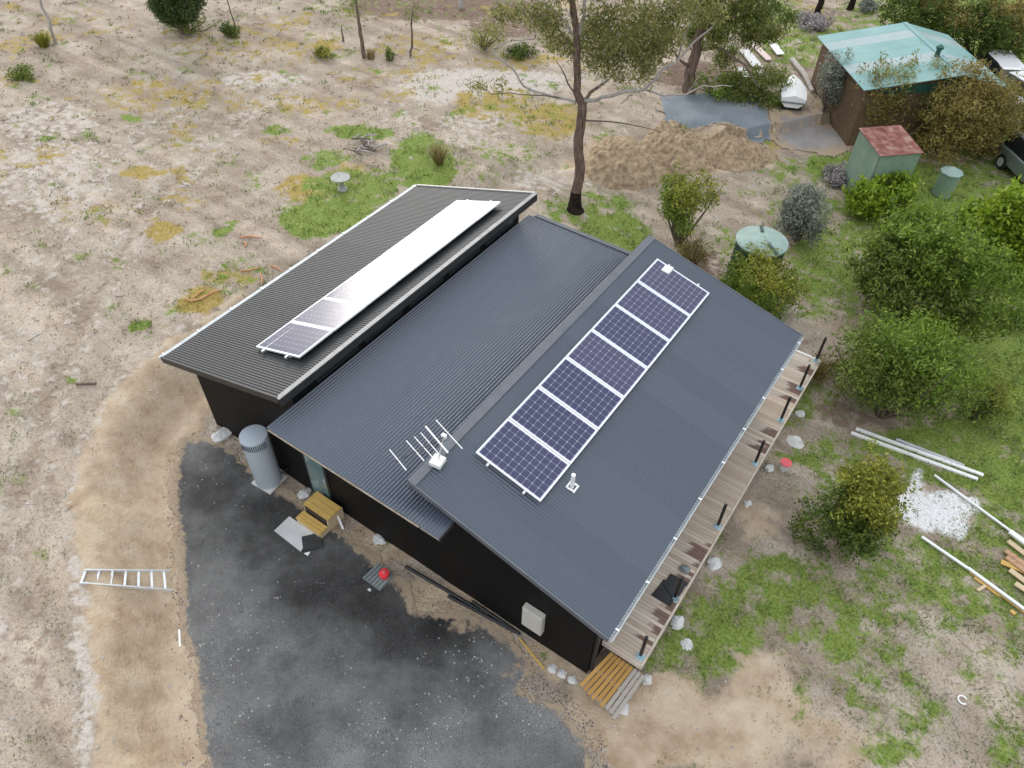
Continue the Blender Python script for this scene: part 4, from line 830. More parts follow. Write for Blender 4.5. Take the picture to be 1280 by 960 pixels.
car(Vector((g.x+1.25, g.y-.05, g.z)), R(-52), M['cargrey'], 'grey green car parked on the grass at the end of the lime bushes')
g = G(1290, 185); car(Vector((g.x+.6, g.y+1.0, g.z)), R(-52), M['cardark'], 'dark car parked behind the grey green car')
g = G(1246, 118); car(Vector((g.x, g.y, g.z)), R(-58), M['carwhite'], 'white car parked behind the turquoise roofed shed')
g = G(1272, 142); car(Vector((g.x+.5, g.y, g.z)), R(-40), M['carwhite'], 'white car mostly hidden behind olive brown bushes')
# small boat on the gravel
g = G(988, 138); e = empty('small_boat', g, 'small white pointed boat standing on the gravel beside gum foliage', 'boat'); T = frame2(g, R(112)); 
secs = [(-.1, .52, .16, .56), (.5, .56, .14, .60), (1.1, .50, .16, .64), (1.6, .30, .24, .70), (1.95, .03, .42, .76)]
b = MB(); vs = []
for x, w_, z0, z1 in secs: vs += [T @ Vector(p) for p in ((x, -w_*.55, z0), (x, -w_, z0+.22), (x, -w_, z1), (x, w_, z1), (x, w_, z0+.22), (x, w_*.55, z0))]
fs = [(0, 1, 2, 3, 4, 5), tuple(range(24, 30))[::-1]]+[(k*6+i, (k+1)*6+i, (k+1)*6+(i+1) % 6, k*6+(i+1) % 6) for k in range(4) for i in range(6)]
b.add(vs, [f[::-1] for f in fs]).build('hull', M['carwhite'], e, bevel=.02)
MB().beam(T @ Vector((-.12, -.50, .40)), T @ Vector((-.12, .50, .40)), .03, .07).build('transom_band', M['ribgrey'], e)
b = MB(); vs = []
for x, w_, z0, z1 in secs: vs += [T @ Vector(p) for p in ((x, -w_*1.02, z1+.01), (x, 0, z1+.16*w_/.56+.01), (x, w_*1.02, z1+.01))]
b.add(vs, [((k+1)*3+i, (k+1)*3+i+1, k*3+i+1, k*3+i) for k in range(4) for i in range(2)]+[(0, 1, 2)]).build('cover', M['white'], e)
for t in (0.1, .9): MB().box((0, 0, 0), (.1, .9, .14), M4=T @ Matrix.Translation((t, 0, .07))).build('chock', M['darkmetal'], e)
# rubble of pale boards and white sheets by the second gum
for k, (a, b, w_, m, l) in enumerate([((938, 52), (962, 75), .35, 'pinkboard', 'pinkish pale board on the scrap heap'), ((930, 62), (948, 84), .5, 'stone', 'broad weathered board on the scrap heap'), ((966, 55), (976, 68), .4, 'white', 'white sheet at the top of the scrap heap'), ((905, 60), (914, 62), .3, 'white', 'white scrap half hidden under the gum foliage'),
        ((925, 85), (935, 97), .35, 'stone', 'grey board at the foot of the scrap heap'), ((950, 88), (966, 100), .4, 'stone', 'pale weathered board on the boat side of the scrap heap'), ((990, 74), (1016, 114), .22, 'smooth', 'long pale log running towards the boat')]):
    if m == 'pinkboard' and m not in M: M[m] = mat('pink_board', (.55, .42, .38), .8, (.62, .5, .46), 5)
    p = G(*a, .1+.05*(k % 3)); q = G(*b, .12+.04*(k % 2))
    if k == 6: MB().tube([p, p.lerp(q, .5)+Vector((.1, 0, .05)), q], [.13, .12, .09], 8).build('log', M['smooth'], smooth=True, label=l, cat='log')
    else: MB().beam(p, q, w_, .05).build('scrap_board', M[m], label=l, cat='board', group='boards of the scrap heap')

# ------------------------------------------------------------------ vegetation
M['strip2'] = mat('dry_leaf', (.22, .15, .10), .9, (.38, .28, .2), 1.3, .2, island='face')
LM = {
 'gum': leafmat('gum_leaf', (.09, .105, .028), (.27, .28, .085), (.42, .34, .13), .35),
 'olive': leafmat('olive_leaf', (.055, .085, .014), (.18, .235, .04), (.32, .36, .07), .32),
 'dark': leafmat('dark_leaf', (.035, .062, .011), (.105, .16, .024), (.23, .27, .04)),
 'mid': leafmat('mid_green_leaf', (.055, .10, .013), (.18, .285, .034), (.36, .43, .06), .32),
 'lime': leafmat('lime_leaf', (.10, .165, .012), (.26, .38, .028), (.44, .50, .05), .35),
 'yel': leafmat('yellow_green_leaf', (.085, .10, .018), (.28, .30, .04), (.46, .40, .05)),
 'grey': leafmat('grey_green_leaf', (.123, .140, .108), (.280, .298, .236), (.455, .473, .385)),
 'brown': leafmat('olive_brown_leaf', (.105, .085, .024), (.27, .215, .055), (.42, .31, .085), .32),
 'conifer': leafmat('conifer_leaf', (.027, .049, .015), (.085, .133, .034), (.152, .190, .057)),
 'straw': leafmat('straw_blade', (.176, .132, .055), (.330, .264, .121), (.440, .363, .198)),
 'grass': leafmat('grass_blade', (.078, .132, .028), (.194, .271, .062), (.372, .388, .124)),
 'pink': leafmat('pale_purple_flower', (.16, .17, .12), (.42, .37, .39), (.60, .55, .57)),
 'ylw': leafmat('yellow_blade', (.168, .144, .024), (.312, .264, .054), (.432, .288, .072)),
}
def leaves(cen, nper, spread, ln, wd, rg, droop=0., up=0.):
    """cen Nx3 twig centres; nper leaves round each; returns verts, quads of pointed leaf blades"""
    c = np.repeat(cen, nper, 0); n = len(c); c = c+rg.normal(0, 1, (n, 3))*spread
    d = rg.normal(0, 1, (n, 3)); d[:, 2] += up-droop; d /= np.linalg.norm(d, axis=1)[:, None]
    s = np.cross(d, rg.normal(0, 1, (n, 3))); s /= np.linalg.norm(s, axis=1)[:, None]+1e-9
    l = ln*(.35+1.2*rg.rand(n))[:, None]; w_ = wd*(.6+.8*rg.rand(n))[:, None]
    V = np.stack([c-d*l/2, c+s*w_/2, c+d*l/2, c-s*w_/2], 1).reshape(-1, 3); return V, np.arange(4*n).reshape(-1, 4)
def crown_pts(rg, n, rad, lobes=7, hollow=.35):
    """twig points of an uneven crown made of lobes, in the unit of rad (rx, ry, rz), base at z = 0"""
    L = rg.normal(0, 1, (lobes, 3)); L /= np.linalg.norm(L, axis=1)[:, None]; L *= (.35+.45*rg.rand(lobes))[:, None]; L[:, 2] = np.abs(L[:, 2])*.8-.12
    sz = .22+.30*rg.rand(lobes); k = rg.choice(lobes, n, p=sz**2/np.sum(sz**2))
    d = rg.normal(0, 1, (n, 3)); d /= np.linalg.norm(d, axis=1)[:, None]; r = (hollow+(1-hollow)*rg.rand(n))**.6
    P = L[k]+d*(sz[k]*r)[:, None]; P[:, 2] = P[:, 2]+.5
    P *= (1+.16*np.maximum(0, rg.normal(0, 1, n)-.6))[:, None]
    P[:, 2] = np.clip(P[:, 2], .03+.1*rg.rand(n), 1.15)
    return P*np.array([rad[0], rad[1], rad[2]])
def shrub(u, v, wpx, hm, leaf, label, name='shrub', n=260, nper=26, ln=.10, wd=.04, spread=.10, seed=1, trunk=0., lobes=11, two=None, stems=7, depth=1., group='bushes', cat='bush', droop=0., base=None):
    g = base if base is not None else G(u, v); rg = np.random.RandomState(seed); rx = wpx/ppm(g)/2*1.0; n = int(n*1.35); ln *= 1.25; wd *= 1.5
    e = empty(name, g, label, cat, group)
    P = crown_pts(rg, n, (rx*1.05, rx*depth, hm-trunk), lobes)
    ang = math.atan2(RT[1], RT[0]); ca, sa = math.cos(ang), math.sin(ang)
    P = np.stack([P[:, 0]*ca-P[:, 1]*sa, P[:, 0]*sa+P[:, 1]*ca, P[:, 2]+trunk], -1)+np.array(g)
    b = MB()
    for k in range(stems*2):
        t = P[rg.randint(len(P))]; t = np.array(g)+(np.array([t[0], t[1], t[2]])-np.array(g))*(1.0+.12*rg.rand()); m_ = (np.array(g)*.45+t*.55); m_[2] = g.z+(t[2]-g.z)*.45; m_ += rg.normal(0, .06, 3)
        b.tube([(g.x+rg.normal(0, .04), g.y+rg.normal(0, .04), g.z-.05), tuple(m_), tuple(t)], [.035+.02*rx, .022+.008*rx, .008], 6)
    b.build('stems', M['twig'], e, smooth=True)
    if two:
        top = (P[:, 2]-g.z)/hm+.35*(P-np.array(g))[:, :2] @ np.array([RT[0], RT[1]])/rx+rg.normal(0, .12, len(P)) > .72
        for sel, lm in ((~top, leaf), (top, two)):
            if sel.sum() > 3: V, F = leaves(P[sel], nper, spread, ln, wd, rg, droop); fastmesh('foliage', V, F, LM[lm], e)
    else: V, F = leaves(P, nper, spread, ln, wd, rg, droop); fastmesh('foliage', V, F, LM[leaf], e)
    return e
shrub(848, 308, 98, 2.5, 'mid', 'small vase shaped green tree between the clay heaps and the house', 'small_tree', 260, 24, .09, .03, .10, 31, trunk=1.0, lobes=9, two='yel', group='small trees', cat='tree', stems=12)
shrub(942, 402, 122, 2.0, 'mid', 'dense green bush with yellow green top below the round tank', 'bush', 420, 28, .085, .03, .09, 32, two='yel')
shrub(995, 300, 84, 1.75, 'grey', 'silver grey feathery shrub beyond the round tank', 'shrub', 300, 24, .10, .03, .10, 33)
shrub(1130, 396, 168, 3.1, 'olive', 'large dark olive bush in the middle of the green slope', 'bush', 900, 26, .12, .04, .12, 34, lobes=20, two='mid')
shrub(1096, 268, 92, 1.25, 'lime', 'lime green leafy bush in front of the garden shed', 'bush', 200, 22, .14, .07, .10, 35)
shrub(1238, 334, 125, 2.6, 'lime', 'large lime green leafy bush with pale gaps near the small tank', 'bush', 420, 20, .15, .07, .14, 36, lobes=11)
shrub(1102, 520, 165, 2.9, 'olive', 'big loose green bush just past the end of the deck', 'bush', 760, 26, .09, .03, .11, 37, lobes=20, two='mid')
shrub(1150, 440, 90, 1.1, 'yel', 'low yellow green bush growing against the big loose bush', 'bush', 200, 24, .09, .03, .09, 38, two='lime')
shrub(1216, 520, 74, 1.3, 'olive', 'thin olive shrub on the far side of the big loose bush', 'shrub', 130, 18, .08, .025, .10, 39, two='yel')
shrub(1050, 668, 128, 2.05, 'dark', 'dark leafy bush with orange yellow tips between deck and white powder', 'bush', 440, 28, .075, .032, .085, 40, lobes=18, two='yel')
shrub(1112, 178, 125, 2.8, 'brown', 'olive brown feathery bush between the two sheds', 'bush', 340, 24, .13, .03, .13, 41, two='gum')
shrub(1174, 192, 130, 3.1, 'brown', 'tall olive brown bush in front of the turquoise roofed shed', 'bush', 430, 24, .13, .03, .14, 42, lobes=10)
shrub(1238, 190, 110, 2.8, 'brown', 'olive brown bush leaning over the parked cars', 'bush', 330, 22, .13, .03, .14, 43, lobes=9, two='gum')
shrub(1030, 140, 40, 2.2, 'grey', 'narrow grey green bush against the brown shed wall', 'bush', 160, 20, .10, .03, .09, 44)
shrub(1150, 70, 110, 3.4, 'dark', 'dark bush behind the ridge of the turquoise roof', 'bush', 360, 24, .14, .05, .15, 45, lobes=10, two='brown')
shrub(1215, 78, 90, 3.6, 'dark', 'tall dark bush with golden side behind the turquoise roof', 'bush', 360, 24, .14, .05, .15, 46, lobes=10, two='brown')
shrub(1048, 226, 50, .5, 'pink', 'low patch of pale purple flowers beside the garden shed', 'flower_patch', 120, 20, .06, .05, .07, 47, group='flower patches', cat='flowers')
shrub(1015, 34, 46, .45, 'pink', 'pale flowering ring round a dark trunk beyond the shed', 'flower_patch', 100, 18, .08, .06, .09, 48, group='flower patches', cat='flowers')
shrub(1086, 14, 30, .4, 'grey', 'low grey plant beside a dark trunk beyond the shed', 'shrub', 60, 18, .08, .05, .08, 49)
shrub(866, 332, 46, .8, 'brown', 'low reddish scrub at the roof edge under the small tree', 'shrub', 110, 16, .07, .02, .09, 50)
shrub(650, 72, 40, .5, 'dark', 'low dark scrub beyond the pale track', 'shrub', 80, 18, .09, .03, .09, 51)
shrub(605, 60, 60, .9, 'yel', 'sparse yellowish scrub left of the tall gum', 'shrub', 70, 14, .09, .03, .13, 52)
shrub(288, 46, 26, .55, 'dark', 'small dark shrub at the foot of a bare sapling', 'shrub', 70, 18, .08, .03, .07, 53)
shrub(36, 98, 34, .5, 'olive', 'small olive shrub on the bare ground under the leaning white trunk', 'shrub', 60, 16, .08, .03, .09, 54)
shrub(232, 40, 70, .7, 'olive', 'small skirt of shrub round the foot of the conifer', 'shrub', 60, 14, .09, .03, .08, 55)
shrub(408, 72, 26, .45, 'yel', 'small yellow shrub near the saplings', 'shrub', 60, 14, .08, .03, .07, 56)
shrub(488, 76, 14, .5, 'olive', 'tiny shrub between two saplings', 'shrub', 24, 14, .08, .03, .06, 57)
shrub(895, 118, 60, .8, 'mid', 'fresh green shrub under the second gum at the edge of the blue grey gravel', 'shrub', 60, 16, .10, .04, .12, 58)
shrub(1265, 405, 50, .5, 'mid', 'low green shrub at the edge of the lawn', 'shrub', 50, 16, .08, .03, .1, 59)
shrub(1020, 470, 40, .7, 'brown', 'dry brown scrub beside the deck end', 'shrub', 70, 14, .08, .02, .1, 60)
# second part: trees with trunks
def limb(b, pts, r0, r1, n=8):
    k = len(pts); P = [Vector(p) for p in pts]; Q = [P[0]]
    for i in range(k-1):                                              # bend each run a little
        for t in (.33, .66, 1.): Q.append(P[i].lerp(P[i+1], t)+(Vector((random.gauss(0, 1), random.gauss(0, 1), random.gauss(0, 1)))*.025*(P[i+1]-P[i]).length if t < 1 else Vector((0, 0, 0))))
    m_ = len(Q)-1; b.tube(Q, [r0+(r1-r0)*i/m_ for i in range(m_+1)], n)
def foliage(clumps, base, leaf, par, rg, n=26, nper=22, ln=.17, wd=.035, droop=.7, spread=.16):
    cs = []
    for u, v, rp, off in clumps:
        c = np.array(onV(u, v, base, off)); r = rp*.9/ppm(c); k = max(5, int(n*(rp/30)**1.6))
        d = rg.normal(0, 1, (k, 3)); d /= np.linalg.norm(d, axis=1)[:, None]; cs.append(c+d*(rg.rand(k)**.5)[:, None]*r*np.array([1, 1, .75]))
    V, F = leaves(np.concatenate(cs), nper, spread, ln, wd, rg, droop); return fastmesh('crown', V, F, LM[leaf], par)
rg = np.random.RandomState(91)
g = G(718, 262); B = tuple(g); W = lambda u, v, o=0.: onV(u, v, B, o)
e = empty('gum_tree', g, 'tall gum tree with charred reddish trunk and pale spreading limbs', 'tree', 'tall gum trees')
b = MB(); limb(b, [g+Vector((0, 0, .75)), W(723, 190), W(727, 145), W(729, 128)], .195, .15, 12); limb(b, [W(728, 132), W(721, 115), W(722, 60), W(718, 20), W(712, -40), W(718, -160)], .145, .07, 10); tr = b.build('trunk', M['bark'], e, smooth=True)
MB().tube([g+Vector((.02, 0, -.1)), g+Vector((0, 0, .1)), g+Vector((0, 0, .45)), g+Vector((0, 0, .8))], [.40, .28, .22, .198], 12).build('charred_base', M['char'], e, smooth=True)
LIM = [([(729, 130), (738, 115), (760, 100)], .10, .05, 0, 'bark'), ([(731, 126), (745, 125), (770, 118), (805, 112), (845, 78), (868, 52), (895, 28)], .10, .03, -.6, 'smooth'), ([(805, 112), (830, 120), (858, 118), (880, 107), (915, 108)], .05, .018, -.6, 'smooth'),
  ([(858, 118), (870, 100), (878, 92)], .03, .012, -.6, 'smooth'), ([(845, 78), (855, 48), (872, 8)], .045, .02, -.6, 'smooth'), ([(729, 150), (760, 152), (800, 158), (828, 166)], .045, .012, .3, 'bark'), ([(724, 128), (700, 122), (665, 113), (655, 108), (640, 85), (618, 70), (617, 60), (640, 50), (668, 49)], .07, .018, .3, 'smooth'),
  ([(700, 122), (650, 118), (615, 118), (580, 98)], .03, .010, .6, 'twig'), ([(722, 45), (714, 18), (716, -30)], .10, .05, .2, 'smooth'), ([(724, 42), (730, 20), (731, -40)], .10, .05, -.2, 'smooth'), ([(720, 48), (700, 20), (670, 0), (620, -25)], .06, .025, 0, 'smooth'),
  ([(690, 30), (668, 18), (625, 0)], .04, .02, .3, 'smooth'), ([(729, 128), (712, 108), (704, 90), (695, 75)], .05, .015, -.3, 'twig'), ([(790, 118), (780, 126), (776, 130)], .05, .03, -.6, 'smooth'), ([(748, 110), (752, 104), (762, 98)], .05, .03, -.2, 'smooth'), ([(820, 2), (838, 12), (858, 8)], .03, .012, -.9, 'smooth')]
for pts, r0, r1, off, m in LIM:
    b = MB(); P = [W(u, v, off*min(1, i/2)) for i, (u, v) in enumerate(pts)]; limb(b, P, r0*.75, r1*.75, 7); b.build('limb', M[m], e, smooth=True)
CL = [(690, 30, 26, 0), (700, 55, 22, .3), (675, 20, 22, -.4), (750, 20, 28, 0), (775, 35, 34, -.5), (760, 60, 26, .4), (800, 20, 32, .4), (745, 75, 22, -.3), (770, 85, 24, .3), (800, 75, 30, -.3), (790, 55, 28, .6), (820, 60, 26, 0), (825, 30, 28, -.6), (805, 98, 16, .2), (835, 45, 22, .5), (720, 62, 16, .5), (735, 45, 20, .3),
  (625, 22, 16, .3), (600, 106, 9, .6), (625, 107, 8, .6), (650, 15, 14, .2), (700, -30, 40, 0), (760, -40, 50, .5), (820, -40, 50, -.4), (720, -110, 50, 0), (780, -110, 50, .5), (660, -60, 36, .5), (850, 10, 26, -.6), (890, 15, 18, -.6)]
foliage(CL, B, 'gum', e, rg, n=40, nper=24, wd=.042)
g2 = G(862, 116); B2 = tuple(g2)
e = empty('gum_tree', g2, 'second gum tree with dark leaning trunk shading the blue grey gravel', 'tree', 'tall gum trees'); W2 = lambda u, v, o=0.: onV(u, v, B2, o)
b = MB(); limb(b, [g2-Vector((0, 0, .1)), W2(862, 90), W2(872, 60), W2(880, 20), W2(890, -60)], .30, .14, 10); b.build('trunk', M['bark'], e, smooth=True)
for pts in ([(866, 85), (850, 75), (838, 60)], [(872, 62), (900, 60), (930, 80), (950, 110)], [(876, 40), (920, 20), (960, 10)], [(940, 95), (962, 130), (968, 150)]):
    b = MB(); limb(b, [W2(u, v, -.5*i) for i, (u, v) in enumerate(pts)], .09, .025, 6); b.build('limb', M['twig'], e, smooth=True)
CL2 = [(880, 10, 30, 0), (915, 15, 34, .5), (950, 15, 30, -.4), (935, 45, 22, .3), (900, 40, 24, -.5), (960, 40, 18, .2), (870, 40, 24, .6), (925, 125, 24, -.6), (945, 105, 26, -.4), (962, 125, 22, -.8), (950, 145, 18, -.8), (905, 128, 16, -.3), (970, 100, 20, -.4), (918, 100, 18, 0), (965, 155, 9, -1), (910, 70, 18, .4), (985, 20, 14, 0), (900, -40, 50, 0), (950, -40, 50, .6), (860, -30, 40, 0), (915, -100, 50, 0)]
foliage(CL2, B2, 'olive', e, rg, n=70, nper=26, wd=.05)
foliage([(c[0]+random.uniform(-12, 12), c[1]+random.uniform(-10, 10), c[2]*.8, c[3]-.3) for c in CL2[:16]], B2, 'gum', e, rg, n=40, nper=24, wd=.05)
# saplings, trunks reaching out of the picture
def sapling(u, v, pts, r, lab, clumps=(), leaf='gum', m='bark', up=2.5, dead=False):
    g = G(u, v); e = empty('sapling', g, lab, 'tree', 'saplings and slim trunks'); b = MB(); P = [g-Vector((0, 0, .05))]+[onV(a, c, tuple(g)) for a, c in pts]
    if up: P.append(P[-1]+(P[-1]-P[-2]).normalized()*up)
    limb(b, P, r, r*.45, 8); b.build('trunk', M[m], e, smooth=True)
    if up and not clumps:
        t = P[-1]; cs = np.array(t)+np.random.RandomState(int(u)).normal(0, .6, (60, 3)); V, F = leaves(cs, 20, .15, .15, .03, rg, .5); fastmesh('crown', V, F, LM[leaf], e)
    if clumps: foliage(clumps, tuple(g), leaf, e, rg, n=40, nper=18, ln=.12, wd=.025, spread=.1)
sapling(455, 72, [(450, 40), (448, 22)], .11, 'slim reddish sapling trunk with a dark foot in the dry paddock', [(445, 2, 26, 0), (455, -20, 30, 0), (435, 12, 14, .2)], 'olive', up=1.2)
sapling(513, 70, [(515, 50), (514, 28), (516, 12)], .06, 'small leafy sapling with a round tuft at its top', [(516, 14, 12, 0), (510, 20, 8, .1), (520, 22, 7, -.1)], 'olive', up=0)
sapling(70, 54, [(62, 28), (52, 8), (48, -10)], .075, 'white leaning trunk rising from a grass tussock', m='smooth', up=3)
sapling(294, 34, [(288, 15), (284, 0)], .04, 'thin bare sapling beside a dark shrub', m='twig', up=2)
sapling(1022, 18, [(1028, -5), (1032, -20)], .2, 'dark thick trunk standing in a ring of pale flowers', m='char', up=4)
sapling(1062, 12, [(1068, -4), (1073, -20)], .2, 'dark thick trunk next to a low grey plant', m='char', up=4)
sapling(1260, 52, [(1264, 25), (1274, 5), (1280, -10)], .13, 'leaning dark trunk on the bright grass behind the shed', m='twig', up=3)
sapling(576, 10, [(577, -2), (579, -12)], .17, 'pale thick trunk at the far edge of the leaf litter', m='smooth', up=4)
sapling(429, 52, [(427, 32)], .06, 'short dead brown stump sapling beside the slim trunk', m='twig', up=0)
# conifer
g = G(230, 41); e = empty('conifer', g, 'dense dark green upright conifer in the dry paddock', 'tree', 'conifers')
MB().tube([g-Vector((0, 0, .1)), g+Vector((0, 0, .8)), g+Vector((0, 0, 5))], [.2, .16, .05], 8).build('trunk', M['twig'], e, smooth=True)
n = 2600; hh = rg.rand(n); rr = 1.45*np.minimum(1, (hh+.12)*5)*(1-hh*.75)*(.55+.45*rg.rand(n)**.4); th = rg.rand(n)*6.283; rr *= (.82+.18*np.cos(th*5+hh*3))
Pn = np.stack([g.x+rr*np.cos(th), g.y+rr*np.sin(th), g.z+.75+hh*5.2], -1); V, F = leaves(Pn, 22, .09, .15, .05, rg, 0, 1.1); fastmesh('crown', V, F, LM['conifer'], e)
# tussocks
def tussock(u, v, n, h, leaf, lab, r=.12, seed=1):
    g = G(u, v); rr = np.random.RandomState(seed); a = rr.rand(n)*6.283; q = rr.rand(n)**.5*r; base = np.stack([g.x+q*np.cos(a), g.y+q*np.sin(a), np.full(n, g.z-.03)], -1)
    out = np.stack([np.cos(a), np.sin(a), np.zeros(n)], -1)*(h*.75*rr.rand(n))[:, None]; top = base+out+np.array([0, 0, 1])*(h*(.55+.5*rr.rand(n)))[:, None]; mid = base*.5+top*.5+np.array([0, 0, h*.14])
    sd = np.stack([-np.sin(a), np.cos(a), np.zeros(n)], -1)*.014
    V = np.stack([base-sd, base+sd, mid+sd, mid-sd, top, top+sd*.2], 1).reshape(-1, 3); k = np.arange(n)*6
    F = np.concatenate([np.stack([k, k+1, k+2, k+3], -1), np.stack([k+3, k+2, k+5, k+4], -1)]); fastmesh('grass_tussock', V, F, LM[leaf], loc=tuple(g), label=lab, cat='grass', group='grass tussocks')
tussock(56, 58, 260, .75, 'yel', 'big yellow green tussock at the foot of the leaning white trunk', .2, 1)
tussock(549, 205, 180, .85, 'straw', 'tall straw coloured tussock in the grass near the house roof', .12, 2)
tussock(464, 74, 90, .55, 'straw', 'brown tussock at the foot of the slim sapling', .15, 3)
tussock(850, 175, 70, .8, 'olive', 'olive tuft growing between the clay heaps', .2, 4)

# ------------------------------------------------------------------ grass, stones: uncountable
def scatter(n, u0=-120, u1=1400, v0=-50, v1=1030):
    u = rs.uniform(u0, u1, n); v = rs.uniform(v0, v1, n); d = FW[None]+RT[None]*((u-640)/CF)[:, None]+UP[None]*((480-v)/CF)[:, None]
    z = np.zeros(n)
    for _ in range(4): P = CP+d*((z-CP[2])/d[:, 2])[:, None]; z = H(P[:, 0], P[:, 1])
    P[:, 2] = z; return P
yp = yardpoly; dp = drivepoly; tp = trackpoly
def clear(P):
    x, y = P[:, 0], P[:, 1]; m = ~((x > -.1) & (x < 12.0) & (y > -.1) & (y < 9)); m &= ~inpoly(x, y, yp); m &= ~inpoly(x, y, dp); m &= ~inpoly(x, y, tp); return m
def blades(P, h, wd, rg):
    n = len(P); a = rg.rand(n)*6.283; ln_ = rg.normal(0, .5, (n, 2))*h[:, None]; top = P+np.stack([ln_[:, 0], ln_[:, 1], h], -1); s = np.stack([np.cos(a), np.sin(a), 0*a], -1)*wd[:, None]
    V = np.stack([P-s, P+s, top], 1).reshape(-1, 3); return V, np.arange(3*n).reshape(-1, 3)
def grow(name, n, key, leaf, thr, hgt, wid, per, lab, sp):
    P = scatter(n); P = P[clear(P)]; mk_ = dict(zip(('g', 'y', 'w', 'd', 'c'), masks(P[:, 0], P[:, 1]))); nz_ = fbm(P[:, 0]*1.9+len(name)*13.7, P[:, 1]*1.9, 91)
    den = key(mk_)*sstep(.34, .66, nz_+.08); P = P[rs.rand(len(P)) < den*thr]
    m_ = len(P); P = np.repeat(P, per, 0); off = rs.normal(0, 1, (len(P), 2))*sp; P[:, :2] += off; P[:, 2] = H(P[:, 0], P[:, 1])-.01
    dist = np.linalg.norm(P-CP, axis=1)/22; h = hgt*(.5+rs.rand(len(P)))*np.sqrt(dist); V, F = blades(P, h, wid*(.6+.8*rs.rand(len(P)))*dist, rs); fastmesh(name, V, F, LM[leaf], kind='stuff', label=lab, cat='grass'); return m_
grow('green_grass', 52000, lambda k: np.clip(k['g'], 0, 1), 'grass', .62, .085, .013, 9, 'green grass tufts over the soil and round the bushes', .09)
grow('yellow_grass', 26000, lambda k: np.clip(k['y']+.15*k['g'], 0, 1), 'ylw', .5, .07, .013, 7, 'yellow and orange mossy tufts on the dry ground', .09)
grow('low_herbs', 20000, lambda k: np.clip(.42-.5*k['c']-.25*k['w'], 0, 1), 'olive', .26, .055, .016, 8, 'dull green low herbs dotted over the dry paddock', .11)
grow('grey_herbs', 16000, lambda k: np.clip(.40-.5*k['c']-.2*k['w'], 0, 1), 'grey', .28, .05, .016, 8, 'grey green low herbs dotted over the dry paddock', .11)
grow('dry_grass', 30000, lambda k: np.clip(.42-.36*k['c']-.3*k['w'], 0, 1), 'straw', .5, .06, .012, 6, 'straw coloured dry stalks over the bare ground', .10)
def pebbles(name, P, size, m, lab):
    n = len(P); o = np.array([(1, 0, 0), (-.5, .87, 0), (-.5, -.87, 0), (0, 0, .8)]); s = size*(.5+rs.rand(n)); a = rs.rand(n)*6.283; ca, sa = np.cos(a), np.sin(a)
    Q = np.stack([o[None, :, 0]*ca[:, None]-o[None, :, 1]*sa[:, None], o[None, :, 0]*sa[:, None]+o[None, :, 1]*ca[:, None], np.repeat(o[None, :, 2], n, 0)], -1)*s[:, None, None]*(1+.6*(rs.rand(n, 4, 1)-.5))
    V = (P[:, None]+Q).reshape(-1, 3); k = np.arange(n)*4; F = np.concatenate([np.stack([k, k+1, k+3], -1), np.stack([k+1, k+2, k+3], -1), np.stack([k+2, k, k+3], -1)]); fastmesh(name, V, F, m, kind='stuff', label=lab, cat='stones')
M['peb'] = mat('pale_pebble', (.20, .20, .20), .9, (.55, .53, .50), 1.7, island='face')
M['pebd'] = mat('dark_pebble', (.03, .03, .032), .9, (.16, .16, .165), 1.7, island='face')
P = scatter(60000, 180, 780, 520, 1000); P = P[inpoly(P[:, 0], P[:, 1], yp)]; P[:, 2] += .02; k = rs.rand(len(P))
pebbles('gravel', P[k < .9][:26000], .011, M['pebd'], 'dark loose gravel covering the yard')
pale = P[(k > .95)]; pale = pale[rs.rand(len(pale)) < sstep(.42, .7, fbm(pale[:, 0]*.8, pale[:, 1]*.8, 97))]; pebbles('pale_gravel', pale, .022, M['peb'], 'scattered pale stones on the dark gravel yard')
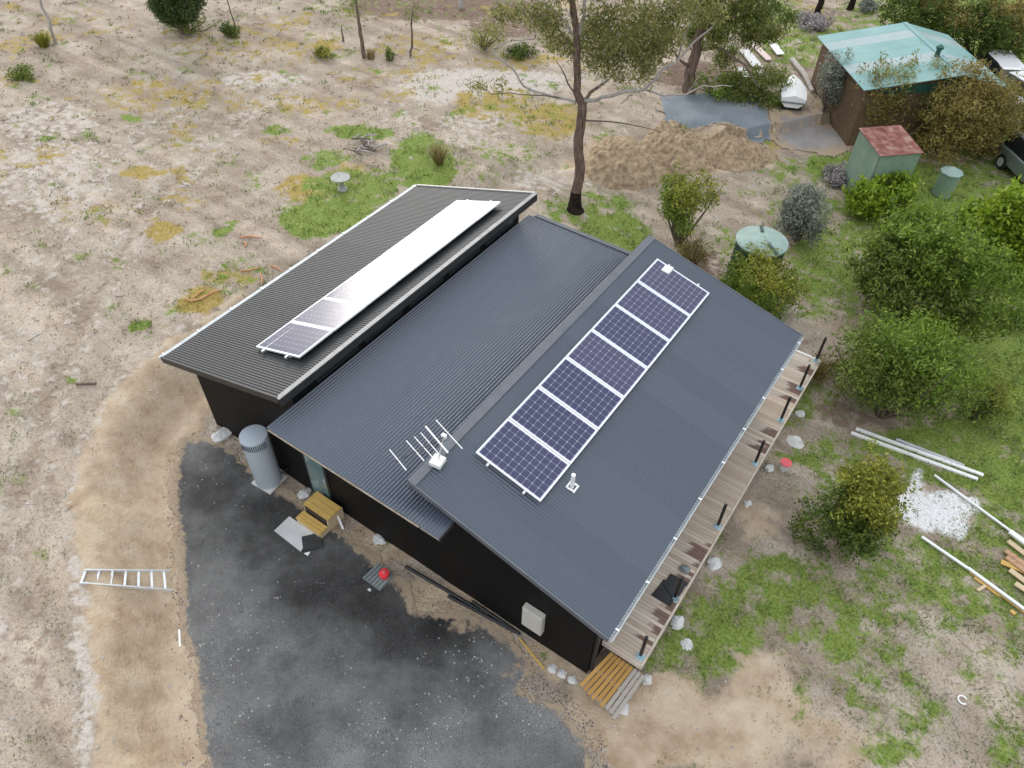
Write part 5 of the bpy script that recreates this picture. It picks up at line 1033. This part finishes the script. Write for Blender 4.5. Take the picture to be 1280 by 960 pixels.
P = scatter(30000, 180, 790, 510, 1000); yd = inpoly(P[:, 0], P[:, 1], yp); near = np.zeros(len(P), bool)
for a_ in range(0, 360, 30):
    for q_ in (.12, .3): near |= inpoly(P[:, 0]+q_*math.cos(R(a_)), P[:, 1]+q_*math.sin(R(a_)), yp)
P = P[near & ~yd & ~((P[:, 1] > -.02) & (P[:, 0] > -.05) & (P[:, 0] < 11.9))]; P = P[rs.rand(len(P)) < .8]; P[:, 2] += .004; pebbles('gravel_spill', P, .016, M['pebd'], 'dark gravel straying over the soil round the yard')
P = scatter(9000); P = P[clear(P)]; P = P[rs.rand(len(P)) < .35*(1-np.clip(masks(P[:, 0], P[:, 1])[0]*1.6, 0, 1))]; pebbles('loose_stones', P, .026, M['peb'], 'small loose stones on the bare ground')

def sticks(name, n, ln, wd, m, lab):
    P = scatter(n); P = P[clear(P)]; P = P[rs.rand(len(P)) < .35+.65*sstep(.45, .62, fbm(P[:, 0]*.5, P[:, 1]*.5, 119))]; k = len(P); a = rs.rand(k)*6.283; P = P[masks(P[:, 0], P[:, 1])[4] < .3]; k = len(P); a = a[:k]; sc_ = np.linalg.norm(P-CP, axis=1)/24; l = ln*(.3+rs.rand(k)**2)*sc_; wd = (wd*sc_)[:, None]
    d = np.stack([np.cos(a)*l, np.sin(a)*l, rs.uniform(-.02, .05, k)], -1)/2; sd = np.stack([-np.sin(a), np.cos(a), 0*a], -1)*wd; up = np.array([0, 0, .015]); z = np.array([[0, 0, 1.4]])*wd
    V = np.stack([P-d+up-sd, P-d+up+sd, P+d+up+sd*.5, P+d+up-sd*.5, P-d+up+z, P+d+up+z], 1).reshape(-1, 3); i = np.arange(k)*6
    F = np.concatenate([np.stack([i, i+3, i+5, i+4], -1), np.stack([i+1, i+4, i+5, i+2], -1)]); fastmesh(name, V, F, m, kind='stuff', label=lab, cat='twigs')
sticks('fallen_twigs', 1000, .34, .008, M['twig'], 'fallen twigs and bark scraps strewn over the ground')
sticks('leaf_litter', 4500, .10, .014, M['strip2'], 'dry fallen leaves strewn over the ground')
